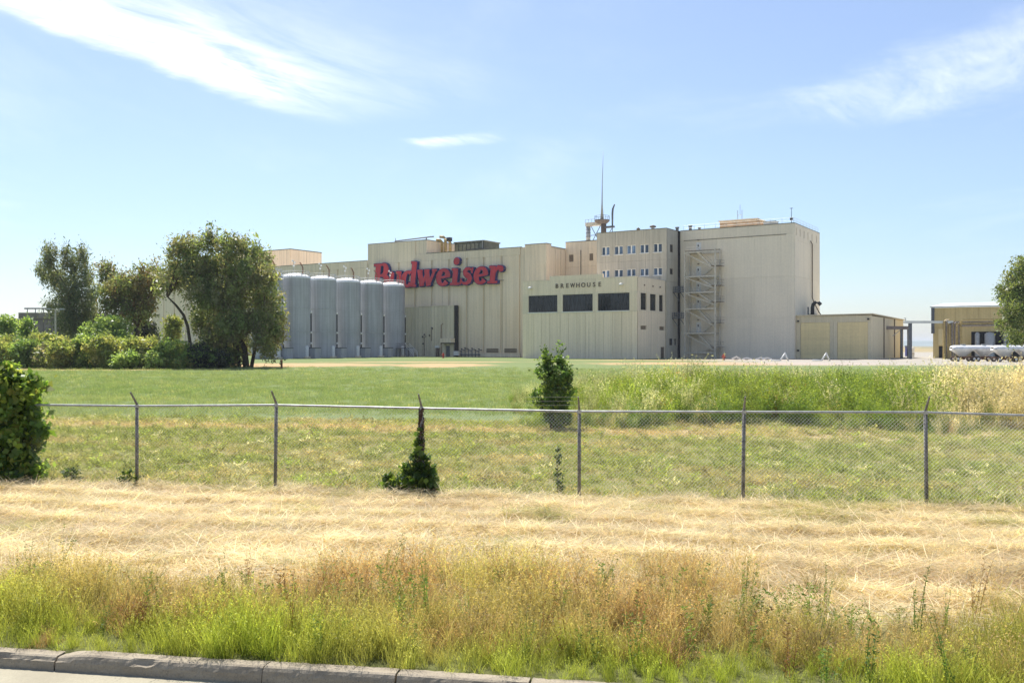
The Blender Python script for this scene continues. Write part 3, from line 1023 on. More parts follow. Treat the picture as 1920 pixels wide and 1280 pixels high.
def build_stairs():
    T = thing('stair_tower', 'cream steel zigzag escape stair standing against the blank tower', 'staircase', (-18, -1.7))
    uL, uR_, vf, vb = -21.2, -14.8, -3.1, -0.35
    zs = [1.1, 5.0, 9.9, 13.2, 16.4, 21.3]
    for u in (uL, uR_):
        for v in (vf, vb):
            top = 21.5 if u == uL else 21.9
            MB().box(u - 0.14, u + 0.14, v - 0.14, v + 0.14, -0.1, top).build('post', 'steel', T)
    for i, z in enumerate(zs):
        MB().box(uL + 0.15, uR_ - 0.15, vf - 0.12, vf + 0.12, z - 0.14, z + 0.14).build('beam', 'steel', T)
        MB().box(uL + 0.15, uR_ - 0.15, vb - 0.1, vb + 0.1, z - 0.12, z + 0.12).build('beam', 'steel', T)
        if i > 0:
            # landing at the door side and its railing
            MB().box(uL + 0.1, uL + 2.6, vf + 0.13, vb - 0.11, z + 0.02, z + 0.10).build('landing', 'grating', T)
            b = MB()
            for zz in (0.55, 1.05):
                b.tube([(uL + 0.15, vf, z + zz), (uL + 3.0, vf, z + zz)], 0.028, 5)
            for uu in (uL + 0.9, uL + 1.9, uL + 2.9):
                b.tube([(uu, vf, z + 0.1), (uu, vf, z + 1.07)], 0.03, 5)
            b.build('railing', 'steel', T)
    # flights: from each landing down to a half landing on the right, and back
    for i in range(1, len(zs)):
        zt, zb = zs[i], zs[i - 1]
        zm = zb + (zt - zb) * 0.42
        if i == 1:
            zm = 2.2
        a, m_ = uL + 2.5, uR_ - 0.9
        for v, (p, q) in ((vf + 0.35, ((a, zt), (m_, zm))), (vf + 1.0, ((a, zt), (m_, zm)))):
            MB().beam((p[0], v, p[1]), (q[0], v, q[1]), 0.07, 0.26).build('stringer', 'steel', T)
        for v, (p, q) in ((vb - 1.05, ((m_, zm), (uL + 2.8, zb))), (vb - 0.4, ((m_, zm), (uL + 2.8, zb)))):
            MB().beam((p[0], v, p[1]), (q[0], v, q[1]), 0.07, 0.26).build('stringer', 'steel', T)
        n = 9
        for j in range(n):
            f = (j + 0.5) / n
            x, z = a + (m_ - a) * f, zt + (zm - zt) * f
            MB().box(x - 0.14, x + 0.14, vf + 0.4, vf + 0.96, z + 0.02, z + 0.06).build('tread', 'grating', T)
            x, z = m_ + (uL + 2.8 - m_) * f, zm + (zb - zm) * f
            MB().box(x - 0.14, x + 0.14, vb - 1.0, vb - 0.45, z + 0.02, z + 0.06).build('tread', 'grating', T)
        # long brace on the outside and the half landing with its rail
        MB().beam((uL + 0.15, vf, zt - 0.15), (uR_ - 0.15, vf, max(zb + 0.3, zm - 0.6)), 0.10, 0.2).build('brace', 'steel', T)
        MB().box(m_ - 0.1, uR_ + 1.0, vf + 0.2, vb - 0.2, zm - 0.04, zm + 0.05).build('half_landing', 'grating', T)
        b = MB()
        for uu in (uR_ + 0.5, uR_ + 1.0):
            b.tube([(uu, vf + 0.2, zm), (uu, vf + 0.2, zm + 1.1)], 0.03, 5)
        b.tube([(uR_, vf + 0.2, zm + 1.1), (uR_ + 1.0, vf + 0.2, zm + 1.1), (uR_ + 1.0, vb - 0.2, zm + 1.1)], 0.03, 5)
        b.tube([(uR_, vf + 0.2, zm + 0.6), (uR_ + 1.0, vf + 0.2, zm + 0.6), (uR_ + 1.0, vb - 0.2, zm + 0.6)], 0.03, 5)
        b.tube([(a, vf + 0.35, zt + 1.0), (m_, vf + 0.35, zm + 1.0)], 0.028, 5)
        b.build('handrail', 'grating', T)
    MB().box(uL, uR_ + 1.0, vf - 0.1, vf + 0.1, 21.5, 21.68).build('top_beam', 'grating', T)


build_stairs()


def build_catwalk(label, z, ua, ub, v):
    T = thing('catwalk', label, 'catwalk', ((ua + ub) / 2, v, z), group='catwalks beside the staircase')
    MB().box(ua, ub, v - 0.6, v + 0.6, z - 0.14, z).build('deck', 'catwalk', T)
    b = MB()
    for vv in (v - 0.58, v + 0.58):
        for zz in (0.35, 0.7, 1.05):
            b.tube([(ua, vv, z + zz), (ub, vv, z + zz)], 0.035, 4)
        n = 7
        for i in range(n + 1):
            x = ua + (ub - ua) * i / n
            b.tube([(x, vv, z), (x, vv, z + 1.07)], 0.035, 4)
    b.build('railing', 'catwalk', T)
    b = MB()
    for x in (ua + 0.3, ub - 0.8):
        b.beam((x, v - 0.4, z - 0.1), (x + 0.9, v + 0.5, z - 1.8), 0.09, 0.12)
    b.build('bracket', 'catwalk', T)


build_catwalk('upper blue grey catwalk between the office side wall and the staircase', 13.5, -24.0, -21.4, -2.6)
build_catwalk('lower blue grey catwalk between the brewhouse side wall and the staircase', 8.2, -24.1, -21.4, -2.9)


# ------------------------------------------------------------------ the sign
def ribbon(b, pts, ws, y0, y1):
    """a flat stroke of varying width in the x-z plane, with depth y0..y1"""
    pts = [Vector((p[0], 0, p[1])) for p in pts]
    if not isinstance(ws, (list, tuple)):
        ws = [ws] * len(pts)
    L, Rr = [], []
    for i, p in enumerate(pts):
        d = (pts[min(i + 1, len(pts) - 1)] - pts[max(i - 1, 0)]).normalized()
        n = Vector((-d.z, 0, d.x))
        L.append(p + n * ws[i] / 2)
        Rr.append(p - n * ws[i] / 2)
    n = len(pts)
    vs = [(p.x, y0, p.z) for p in L] + [(p.x, y0, p.z) for p in Rr] + [(p.x, y1, p.z) for p in L] + [(p.x, y1, p.z) for p in Rr]
    fs = []
    for i in range(n - 1):
        fs.append((i, i + 1, n + i + 1, n + i))
        fs.append((2 * n + i, 3 * n + i, 3 * n + i + 1, 2 * n + i + 1))
        fs.append((i, 2 * n + i, 2 * n + i + 1, i + 1))
        fs.append((n + i, n + i + 1, 3 * n + i + 1, 3 * n + i))
    fs.append((0, n, 3 * n, 2 * n))
    fs.append((n - 1, 3 * n - 1, 4 * n - 1, 2 * n - 1))
    b.raw(vs, fs)


def arc(cx, cz, rx, rz, a0, a1, n=14):
    return [(cx + rx * math.cos(R(a0 + (a1 - a0) * i / n)), cz + rz * math.sin(R(a0 + (a1 - a0) * i / n))) for i in range(n + 1)]


def arcw(n, lo, hi, a0, a1):
    """stroke width along an arc: heavy at the sides, light at top and bottom"""
    return [lo + (hi - lo) * abs(math.cos(R(a0 + (a1 - a0) * i / n))) ** 1.3 for i in range(n + 1)]


def glyph(ch):
    """strokes (points, widths) in units of the x-height, plus advance"""
    S = []
    st = 0.34
    if ch == 'B':
        S += [([(0.30, 0.0), (0.30, 1.50)], 0.40), ([(0.0, 0.07), (0.75, 0.07)], 0.15), ([(-0.08, 1.44), (0.75, 1.44)], 0.14)]
        S += [(arc(0.60, 1.12, 0.36, 0.345, 90, -95), arcw(14, 0.14, 0.40, 90, -95)), (arc(0.62, 0.42, 0.48, 0.37, 95, -90), arcw(14, 0.14, 0.44, 95, -90)), ([(0.3, 0.78), (0.65, 0.78)], 0.15)]
        return S, 1.28
    if ch == 'u':
        S += [([(0.25, 0.93), (0.25, 0.35)], st), (arc(0.50, 0.34, 0.25, 0.28, 180, 300), [0.33, 0.32, 0.31, 0.30, 0.28, 0.26, 0.24, 0.2, 0.18, 0.16, 0.14, 0.13, 0.12, 0.11, 0.1]),
              ([(0.86, 0.0), (0.86, 0.98)], st), ([(0.02, 0.92), (0.3, 0.92)], 0.13), ([(0.60, 0.93), (0.9, 0.93)], 0.12), ([(0.85, 0.07), (1.12, 0.07)], 0.13)]
        return S, 1.12
    if ch == 'd':
        S += [(arc(0.46, 0.48, 0.30, 0.42, 55, 320), arcw(14, 0.15, 0.36, 55, 320)), ([(0.86, 0.0), (0.86, 1.50)], 0.35), ([(0.62, 1.46), (0.88, 1.46)], 0.12), ([(0.85, 0.07), (1.12, 0.07)], 0.13)]
        return S, 1.14
    if ch == 'w':
        S += [([(0.18, 0.95), (0.46, 0.03)], 0.35), ([(0.46, 0.05), (0.80, 0.93)], 0.17), ([(0.72, 0.95), (0.98, 0.03)], 0.35), ([(0.98, 0.05), (1.36, 0.93)], 0.18),
              ([(0.0, 0.93), (0.42, 0.93)], 0.13), ([(0.55, 0.94), (0.95, 0.94)], 0.12), ([(1.16, 0.93), (1.52, 0.93)], 0.13)]
        return S, 1.52
    if ch == 'e':
        S += [(arc(0.48, 0.48, 0.32, 0.42, 5, 325, 20), arcw(20, 0.16, 0.36, 5, 325)), ([(0.3, 0.47), (0.92, 0.54)], 0.13)]
        return S, 1.0
    if ch == 'i':
        S += [([(0.34, 0.0), (0.34, 0.95)], 0.35), ([(0.02, 0.07), (0.68, 0.07)], 0.14), ([(0.06, 0.91), (0.40, 0.91)], 0.13), (arc(0.36, 1.37, 0.105, 0.105, 0, 360, 18), 0.21)]
        return S, 0.70
    if ch == 's':
        S += [([(0.80, 0.70), (0.74, 0.84), (0.60, 0.91), (0.42, 0.88), (0.32, 0.76), (0.36, 0.64), (0.48, 0.55), (0.62, 0.46), (0.70, 0.33), (0.66, 0.17), (0.50, 0.07), (0.30, 0.08), (0.16, 0.16), (0.10, 0.30)],
               [0.06, 0.12, 0.16, 0.22, 0.27, 0.31, 0.34, 0.34, 0.31, 0.26, 0.19, 0.15, 0.11, 0.06]), ([(0.84, 0.96), (0.80, 0.64)], 0.10), ([(0.06, 0.02), (0.10, 0.36)], 0.10)]
        return S, 0.92
    if ch == 'r':
        S += [([(0.36, 0.0), (0.36, 0.98)], 0.35), ([(0.02, 0.07), (0.72, 0.07)], 0.14), ([(0.08, 0.92), (0.4, 0.92)], 0.13),
              ([(0.45, 0.52), (0.56, 0.76), (0.72, 0.90), (0.90, 0.88)], [0.12, 0.16, 0.22, 0.2]), (arc(0.90, 0.80, 0.085, 0.085, 0, 360, 16), 0.17)]
        return S, 1.05
    return S, 1.0


def build_sign():
    V0 = -8.30
    # left edge and right edge of each letter along the wall
    ed = [('B', -98.3, -93.4), ('u', -93.6, -89.5), ('d', -89.6, -84.9), ('w', -85.0, -79.3), ('e', -79.2, -75.1), ('i', -75.2, -72.5), ('s', -72.5, -68.8), ('e', -68.6, -64.7), ('r', -64.9, -60.9)]
    T = thing('wall_sign', 'huge red and navy lettered sign high on the cream wall above the tanks', 'sign', (-79.5, V0, 16.3))
    XH = 3.95
    depth = 0.85
    for ch, a, b_ in ed:
        S, adv = glyph(ch)
        body, face = MB(), MB()
        sx = (b_ - a) / adv
        for i, (pts, ws) in enumerate(S):
            q = [(a + (x + 0.11 * z) * sx - 0.15 * sx, 16.35 + z * XH) for x, z in pts]
            k = (sx + XH) / 2
            w = [ww * k for ww in ws] if isinstance(ws, (list, tuple)) else ws * k
            wb = [ww + 0.26 for ww in w] if isinstance(w, list) else w + 0.26
            e = 0.004 * i
            ext = q
            if len(q) == 2:      # lengthen straight strokes of the backing a little
                d = Vector((q[1][0] - q[0][0], q[1][1] - q[0][1])).normalized() * 0.13
                ext = [(q[0][0] - d.x, q[0][1] - d.y), (q[1][0] + d.x, q[1][1] + d.y)]
            ribbon(body, ext, wb, V0 - depth - e, V0 - 0.05)
            ribbon(face, q, w, V0 - depth - 0.10 - e, V0 - depth - 0.02)
        bo = body.build('letter', 'blue_sign', T)
        face.build('letter_face', 'red_sign', bo)
    b = MB()
    for zz in (17.0, 19.4):
        b.beam((-98, V0 + 0.03, zz), (-61.5, V0 + 0.03, zz), 0.06, 0.12)
    b.build('mounting_rail', 'louvre', T)


build_sign()


# ------------------------------------------------------------------ annex, tanks and small things at the wall
def build_annex():
    T = thing('siding_annex', 'low cream siding annex with a small canopied door beside the tanks', 'building', (-81, -9))
    va = -9.9
    MB().box(-90.5, -84.3, va + 0.5, -8.25, -0.3, 11.5).build('left_wall', 'annex', T)
    MB().box(-84.2, -74.1, va + 0.1, -8.25, -0.3, 11.6).build('wall', 'annex', T)
    n = 9
    for i in range(n):
        a, b = -84.2 + 10.1 * i / n, -84.2 + 10.1 * (i + 1) / n
        if i in (7,):
            MB().box(a + 0.02, b - 0.02, va, va + 0.12, 2.9, 11.5).build('siding_panel', 'annex', T)
        else:
            MB().box(a + 0.02, b - 0.02, va, va + 0.12, -0.1, 11.5).build('siding_panel', 'annex', T)
    for i in range(5):
        a = -90.5 + 6.2 * i / 5
        MB().box(a + 0.02, a + 1.22, va + 0.4, va + 0.52, -0.1, 11.4).build('siding_panel', 'annex', T)
    coping(T, [(-84.3, va + 0.1), (-74.0, va + 0.1)], 11.6, 0.4, 0.14, 'trim')
    coping(T, [(-90.5, va + 0.6), (-84.4, va + 0.6)], 11.5, 0.4, 0.14, 'trim')
    # dark strip over the right end; that side's shade is put into its colour
    MB().box(-74.09, -73.85, va + 0.15, -8.4, -0.2, 11.7).build('shaded_side', 'dark', T)
    d = MB().box(-76.3, -75.25, va + 0.06, va + 0.11, 0, 2.5).build('door', 'door', T)
    MB().box(-75.45, -75.38, va, va + 0.06, 1.05, 1.15).build('handle', 'galv', d)
    MB().box(-78.9, -78.1, va - 0.5, va - 0.002, 0, 2.0).build('cabinet', 'louvre', T)
    MB().box(-79.1, -77.9, va - 0.55, va - 0.004, 2.02, 2.5).build('cabinet_hood', 'white', T)
    cp = MB().box(-76.9, -73.8, va - 1.4, va - 0.003, 3.2, 4.2).build('canopy', 'trim', T)
    MB().box(-76.85, -73.85, va - 1.35, va - 0.05, 3.0, 3.19).build('soffit', 'dark', cp)
    for x, z0, z1 in ((-77.6, 0.1, 7.2), (-80.4, 3.6, 6.2), (-82.5, 0.2, 4.4)):
        b = MB().tube([(x, va - 0.15, z0), (x, va - 0.15, z1), (x + 0.5, va - 0.15, z1 + 0.35)], 0.07, 6)
        b.build('conduit', 'rust' if x > -78 else 'louvre', T)
    for x, z in ((-82.9, 4.6), (-82.4, 5.1), (-80.9, 4.9), (-82.8, 3.0), (-80.2, 6.6)):
        MB().lathe(x, va - 0.22, [(0.02, z - 0.2), (0.16, z - 0.16), (0.2, z), (0.12, z + 0.14), (0.02, z + 0.18)], 10).build('wall_lamp', 'frame_dark', T)


build_annex()

TANK_D, TANK_H = 5.9, 16.2
TANKS = []


def build_tanks():
    labels = ['grey steel tank at the left end of the row, mostly hidden by the tree',
              'nearest fully visible grey tank, touching the dark tree',
              'second tall grey tank to the right of the dark tree',
              'third grey tank right of the tree, middle of the visible five',
              'fourth grey tank right of the tree, next to the last one',
              'last and smallest looking grey tank, in front of the sign']
    u0, v5, sp = -88.3, -14.7, 7.55
    for i in range(6):
        v = v5 - sp * (5 - i)
        T = thing('storage_tank', labels[i], 'tank', (u0, v), group='grey steel tanks in a row')
        r = TANK_D / 2
        MB().lathe(u0, v, [(r - 0.1, -0.2), (r, 0.35)] + [(r + (0.02 if z % 2 else 0), 0.4 + z * (TANK_H - 0.4) / 12) for z in range(13)], 56).build('shell', 'tankshell', T, True)
        prof = [(r + 0.04, TANK_H - 0.1), (r + 0.04, TANK_H + 0.08)] + [(r * math.cos(R(a)), TANK_H + 0.08 + 0.95 * math.sin(R(a))) for a in range(8, 91, 9)]
        MB().lathe(u0, v, prof, 56).build('dome', 'dome', T, True)
        for zz in (5.4, 10.2):
            MB().lathe(u0, v, [(r + 0.01, zz - 0.07), (r + 0.055, zz - 0.05), (r + 0.055, zz + 0.05), (r + 0.01, zz + 0.07)], 56).build('hoop', 'tankshell', T, True)
        # caged ladder up the front
        lb = MB()
        la = R(-62)
        lx, ly = u0 + (r + 0.18) * math.cos(la), v + (r + 0.18) * math.sin(la)
        tx, ty = -math.sin(la) * 0.22, math.cos(la) * 0.22
        if i in (1, 4):
            for sg in (-1, 1):
                lb.tube([(lx + sg * tx, ly + sg * ty, 0.3), (lx + sg * tx, ly + sg * ty, TANK_H + 1.2)], 0.035, 4)
            for q in range(34):
                lb.tube([(lx - tx, ly - ty, 0.6 + q * 0.48), (lx + tx, ly + ty, 0.6 + q * 0.48)], 0.025, 4)
            lb.build('ladder', 'galv', T)
        # walkway railing round the top
        b = MB()
        n = 18
        ring = [(u0 + (r - 0.15) * math.cos(2 * math.pi * j / n), v + (r - 0.15) * math.sin(2 * math.pi * j / n)) for j in range(n + 1)]
        for x, y in ring[:-1]:
            b.tube([(x, y, TANK_H), (x, y, TANK_H + 1.35)], 0.05, 4)
        for zz in (0.7, 1.33):
            b.tube([(x, y, TANK_H + zz) for x, y in ring], 0.045, 4, False)
        b.build('railing', 'galv', T)
        # riser pipe on the right with white valves, dark box and white foot
        x = u0 + r * 0.79
        y = v + r * 0.68
        rp = MB().tube([(x, y, 0.2), (x, y, 9.2)], 0.13, 8).build('riser_pipe', 'frame_dark', T)
        for zz in (9.3, 5.2, 3.0):
            MB().lathe(x, y - 0.05, [(0.02, zz - 0.24), (0.2, zz - 0.18), (0.26, zz), (0.2, zz + 0.18), (0.02, zz + 0.24)], 10).build('valve', 'white', rp, True)
        f = MB()
        fx, fy = u0 + r * 1.02, v + r * 0.05
        f.lathe(fx, fy, [(0.42, -0.1), (0.42, 2.25), (0.3, 2.45), (0.02, 2.5)], 14)
        f.build('leg_column', 'white', T, True)
        MB().lathe(fx, fy, [(0.8, -0.1), (0.8, 0.28), (0.46, 0.34)], 16).build('footing', 'trim', T)
        bx = MB().box(x + 0.25, x + 2.2, y - 1.2, y + 0.5, -0.1, 1.95).build('service_box', 'tankshell', T)
        MB().box(x + 0.2, x + 2.25, y - 1.25, y + 0.55, 1.952, 2.12).build('box_lid', 'catwalk', bx)
        # top pipework
        b = MB()
        b.tube([(u0 + 1.5, v + 0.5, TANK_H + 0.6), (u0 + 1.5, v + 0.5, TANK_H + 2.2), (u0 + 1.2, v + 0.3, TANK_H + 2.9), (u0 + 0.9, v + 0.3, TANK_H + 3.2)], 0.12, 6)
        b.build('vent_pipe', 'rust', T)
        b = MB()
        b.tube([(u0 - 0.6, v, TANK_H + 0.9), (u0 - 0.6, v, TANK_H + 3.6)], 0.05, 5)
        lp = b.build('lamp_pole', 'galv', T)
        for dx, zz in ((-0.25, 3.6), (0.3, 3.2), (0.05, 2.6)):
            MB().lathe(u0 - 0.6 + dx, v, [(0.02, TANK_H + zz - 0.2), (0.2, TANK_H + zz - 0.1), (0.22, TANK_H + zz + 0.08), (0.02, TANK_H + zz + 0.22)], 8).build('lamp', 'white', lp, True)
        TANKS.append(T)


build_tanks()


def build_site_bits():
    # short stair by the last tank
    T = thing('access_stairs', 'short grey steel stair with white handrails between last tank and annex', 'stairs', (-83.5, -16))
    MB().box(-85.3, -82.6, -17.0, -15.4, 1.9, 2.05).build('platform', 'catwalk', T)
    for x in (-85.2, -82.7):
        for y in (-16.9, -15.5):
            MB().box(x - 0.07, x + 0.07, y - 0.07, y + 0.07, -0.1, 1.9).build('post', 'catwalk', T)
    for j in range(7):
        f = (j + 0.5) / 7
        MB().box(-82.6 + 2.4 * f - 0.16, -82.6 + 2.4 * f + 0.16, -16.9, -15.5, 1.95 - 1.9 * f - 0.04, 1.95 - 1.9 * f).build('step', 'catwalk', T)
    for y in (-16.95, -15.45):
        b = MB()
        b.tube([(-82.6, y, 3.0), (-80.2, y, 1.05), (-80.2, y, 0)], 0.05, 6)
        b.tube([(-82.6, y, 2.5), (-80.2, y, 0.55)], 0.045, 6)
        b.build('handrail', 'white', T)
    b = MB()
    for zz in (2.5, 3.0):
        b.tube([(-82.6, -16.95, zz), (-85.3, -16.95, zz)], 0.05, 6)
        b.tube([(-82.6, -15.45, zz), (-85.3, -15.45, zz), (-85.3, -16.95, zz)], 0.05, 6)
    b.build('platform_rail', 'catwalk', T)
    # valve manifold at the hall's foot
    T = thing('pipe_manifold', 'low dark cluster of pipes and valves at the foot of the hall', 'pipes', (-70.5, -9.5))
    for i in range(7):
        x = -73.2 + i * 0.95
        h = 1.3 + 0.5 * ((i * 37) % 5) / 4
        b = MB().tube([(x, -9.4, -0.1), (x, -9.4, h), (x, -8.3, h)], 0.09, 6)
        p = b.build('pipe', 'catwalk', T)
        MB().lathe(x, -9.4, [(0.02, h + 0.1), (0.2, h + 0.15), (0.2, h + 0.3), (0.02, h + 0.35)], 8).build('valve', 'frame_dark', p)
    MB().tube([(-73.6, -9.6, 0.5), (-67.0, -9.6, 0.5)], 0.12, 8).build('header_pipe', 'catwalk', T)
    MB().box(-73.9, -72.6, -10.3, -9.75, 0.3, 1.3).build('control_box', 'white', T)

    # red hydrants, a brown marker post
    def hydrant(x, y, label):
        z = float(gz(x, y))
        T = thing('fire_hydrant', label, 'hydrant', (x, y, z - 0.02), frame='world', group='red hydrants')
        MB().lathe(x, y, [(0.02, z - .05), (0.24, z - .05), (0.24, z + 0.06), (0.16, z + 0.1), (0.16, z + 0.75), (0.22, z + 0.78), (0.22, z + 0.84), (0.17, z + 0.95), (0.06, z + 1.05), (0.06, z + 1.12), (0.02, z + 1.13)], 14).build('barrel', 'red', T, True)
        for s_ in (-1, 1):
            MB().tube([(x + s_ * 0.1, y, z + 0.6), (x + s_ * 0.34, y, z + 0.6)], 0.09, 8).build('outlet', 'red', T)
    a = P(1357, 672, 158)
    hydrant(a[0], a[1], 'small red hydrant at the field edge in front of the tower')
    a = P(831, 670, 186)
    hydrant(a[0], a[1], 'small red hydrant in front of the annex near the tan patch')
    a = P(528, 690, 104)
    z = float(gz(a[0], a[1]))
    T = thing('marker_post', 'short brown post in the grass right of the dark tree', 'post', (a[0], a[1], z), frame='world')
    MB().box(a[0] - 0.1, a[0] + 0.1, a[1] - 0.1, a[1] + 0.1, z - 0.1, z + 0.95).build('shaft', 'rust', T)
    MB().raw([(a[0] - 0.12, a[1] - 0.12, z + 0.95), (a[0] + 0.12, a[1] - 0.12, z + 0.95), (a[0] + 0.12, a[1] + 0.12, z + 0.95), (a[0] - 0.12, a[1] + 0.12, z + 0.95), (a[0], a[1], z + 1.06)], [(3, 2, 1, 0), (0, 1, 4), (1, 2, 4), (2, 3, 4), (3, 0, 4)]).build('cap', 'rust', T)

    # white painted A-frames made of bent pipe
    def aframe(pxl, pxt, pxr, label):
        d = 152.0
        l, t_, r_ = P(pxl, 674, d), P(pxt, 663.5, d), P(pxr, 674, d)
        z0 = float(gz(t_[0], d))
        T = thing('white_barrier', label, 'barrier', (t_[0], d, z0), frame='world', group='white pipe frames')
        top = z0 + 1.25
        lx, tx, rx = l[0], t_[0], r_[0]
        MB().tube([(lx, d, z0 - 0.05), (tx, d, top)], 0.13, 8).build('leg', 'white', T, True)
        MB().tube([(rx, d + 0.2, z0 - 0.05), (tx + 0.01, d + 0.02, top - 0.02)], 0.13, 8).build('leg', 'white', T, True)
        MB().tube([(lx, d - 0.1, z0 + 0.08), (lx - 1.6, d - 0.1, z0 + 0.1)], 0.1, 8).build('ground_pipe', 'white', T, True)
        MB().lathe(tx, d, [(0.02, top - 0.12), (0.15, top - 0.08), (0.17, top + 0.04), (0.02, top + 0.16)], 10).build('knuckle', 'white', T, True)
    aframe(1462, 1472, 1479, 'white bent pipe frame on the ground at the tower corner')
    aframe(1540, 1549, 1557, 'white bent pipe frame in front of the two garage doors')
    # pale scraps at the foot of the tower
    rr = random.Random(9)
    for i, (px, lab) in enumerate(((1380, 'pale upright sheet scrap at the tower foot, leftmost of the scraps'), (1400, 'pale bent sheet scrap at the tower foot, second from the staircase'), (1427, 'small pale sheet scrap lying at the tower foot'), (1438, 'pale tilted sheet scrap at the tower foot nearest the garage'))):
        p = P(px, 672, 160)
        z = float(gz(p[0], p[1]))
        T = thing('scrap_sheet', lab, 'scrap', (p[0], p[1], z), frame='world', group='pale scraps at the tower foot')
        b = MB()
        w, h, tl = 0.9 + rr.random() * 0.8, 0.5 + rr.random() * 0.6, rr.uniform(-0.5, 0.6)
        vs = []
        for y in (0, 0.06):
            for fx, fz in ((-1, 0.05), (0, 0.35), (1, 0.1), (1.05, 0.32), (0.05, 0.62), (-1.05, 0.25)):
                vs.append((p[0] + fx * w * 0.6, p[1] + y + tl * fz, z + fz * h * 1.6))
        b.raw(vs, [(0, 1, 4, 5), (1, 2, 3, 4), (6, 11, 10, 7), (7, 10, 9, 8), (0, 6, 7, 1), (1, 7, 8, 2), (2, 8, 9, 3), (3, 9, 10, 4), (4, 10, 11, 5), (5, 11, 6, 0)])
        b.build('sheet', 'white', T)
        MB().box(p[0] - 0.3, p[0] + 0.3, p[1] + 0.08, p[1] + 0.4, z - 0.05, z + 0.12).build('block', 'trim', T)


build_site_bits()


# ------------------------------------------------------------------ roofscape
def build_roof_things():
    # antenna platform behind the office
    ua, va, z0 = -45.0, 7.0, 25.4
    T = thing('antenna_platform', 'rooftop mast platform with a tall thin spire beside the office', 'antenna', (ua, va, z0))
    x0 = ua
    MB().tube([(x0 + 0.4, va, z0), (x0 + 0.4, va, 30.2)], 0.62, 14).build('column', 'louvre', T, True)
    pl = MB().lathe(x0, va, [(0.1, 29.9), (1.0, 30.0), (1.7, 30.6), (1.75, 30.9), (0.3, 31.0)], 16).build('platform', 'greybrick', T)
    MB().box(x0 - 4.0, x0, va - 0.55, va + 0.55, 29.7, 30.5).build('side_deck', 'steel', T)
    MB().box(x0, x0 + 3.0, va - 0.4, va + 0.4, 29.0, 29.4).build('side_arm', 'catwalk', T)
    ex = MB().tube([(x0 - 3.5, va, z0), (x0 - 3.5, va, 29.7)], 0.5, 12).build('exhaust_stack', 'galv', T, True)
    MB().tube([(x0 - 3.5, va, z0), (x0 - 3.5, va, 26.5)], 0.65, 12).build('stack_collar', 'catwalk', ex)
    for zz in (27.3, 28.1, 28.9):
        MB().tube([(x0 - 3.5, va, zz), (x0 - 3.5, va, zz + 0.12)], 0.56, 12).build('stack_ring', 'catwalk', ex)
    b = MB()
    for p, q in (((-2.8, 25.6), (-0.4, 29.7)), ((-0.4, 25.6), (-2.8, 29.7)), ((0.9, 26.6), (2.6, 29.0)), ((2.6, 26.4), (2.6, 29.0)), ((-2.9, 27.6), (-0.2, 27.6))):
        b.beam((x0 + p[0], va, p[1]), (x0 + q[0], va, q[1]), 0.12, 0.12)
    b.build('cross_brace', 'catwalk', T)
    MB().tube([(x0, va, 31.0), (x0, va, 34.5), (x0 + 0.05, va, 39), (x0 + 0.3, va, 46.4)], [0.42, 0.16, 0.09, 0.025], 10).build('spire', 'galv', T, True)
    MB().tube([(x0 + 2.6, va, 29.2), (x0 + 2.6, va, 32.2), (x0 + 2.7, va, 33.2), (x0 + 3.05, va, 34.0), (x0 + 3.2, va, 34.2)], [0.18, 0.24, 0.22, 0.16, 0.1], 8).build('hooked_pipe', 'catwalk', T, True)
    b = MB()
    for a in range(10):
        an = 2 * math.pi * a / 10
        b.tube([(x0 + 1.7 * math.cos(an), va + 1.7 * math.sin(an), 30.9), (x0 + 1.7 * math.cos(an), va + 1.7 * math.sin(an), 31.8)], 0.04, 4)
    b.tube([(x0 + 1.7 * math.cos(2 * math.pi * a / 10), va + 1.7 * math.sin(2 * math.pi * a / 10), 31.8) for a in range(11)], 0.04, 4, False)
    b.tube([(x0 - 4.0, va - 0.5, 31.2), (x0 - 1.6, va - 0.5, 31.2)], 0.04, 4)
    for q in (-4.0, -3.2, -2.4):
        b.tube([(x0 + q, va - 0.5, 30.5), (x0 + q, va - 0.5, 31.2)], 0.035, 4)
    b.build('railing', 'catwalk', pl)

    def vent(u, v, z, r, h, label, mat='galv', hat=True):
        T = thing('roof_vent', label, 'vent', (u, v, z), group='roof vents')
        MB().lathe(u, v, [(r, z), (r, z + h)], 12).build('pipe', mat, T, True)
        if hat:
            MB().lathe(u, v, [(r * 0.9, z + h - 0.05), (r * 1.9, z + h), (r * 1.9, z + h + 0.25), (0.02, z + h + 0.5)], 12).build('cowl', 'louvre', T, True)
        else:
            MB().lathe(u, v, [(r * 1.15, z + h * 0.8), (r * 1.5, z + h), (r * 1.2, z + h + 0.05)], 12).build('cowl', mat, T, True)
    vent(-28.0, -3.5, 26.0, 0.35, 0.9, 'squat capped vent on the office roof')
    vent(-31.5, -3.0, 26.0, 0.2, 0.7, 'thin little vent left of the capped one on the office roof')
    vent(-24.9, 2.0, 26.0, 0.32, 1.3, 'grey open stack at the right edge of the office roof', 'catwalk', False)
    vent(-22.0, 2.0, 26.1, 0.32, 1.3, 'grey open stack at the left edge of the tower roof', 'catwalk', False)
    vent(-20.4, 3.0, 26.1, 0.25, 0.9, 'shorter grey stack on the tower roof beside the open stack', 'catwalk', False)
    T = thing('roof_penthouse', 'small tan flat box on the tower roof behind the railing', 'rooftop box', (-12.5, 6, 26.1))
    MB().box(-16.4, -8.6, 4.0, 9.0, 26.0, 28.0).build('wall', 'pinkroof', T)
    MB().box(-16.6, -8.4, 3.8, 9.2, 28.01, 28.25).build('roof', 'trim', T)
    b = MB()
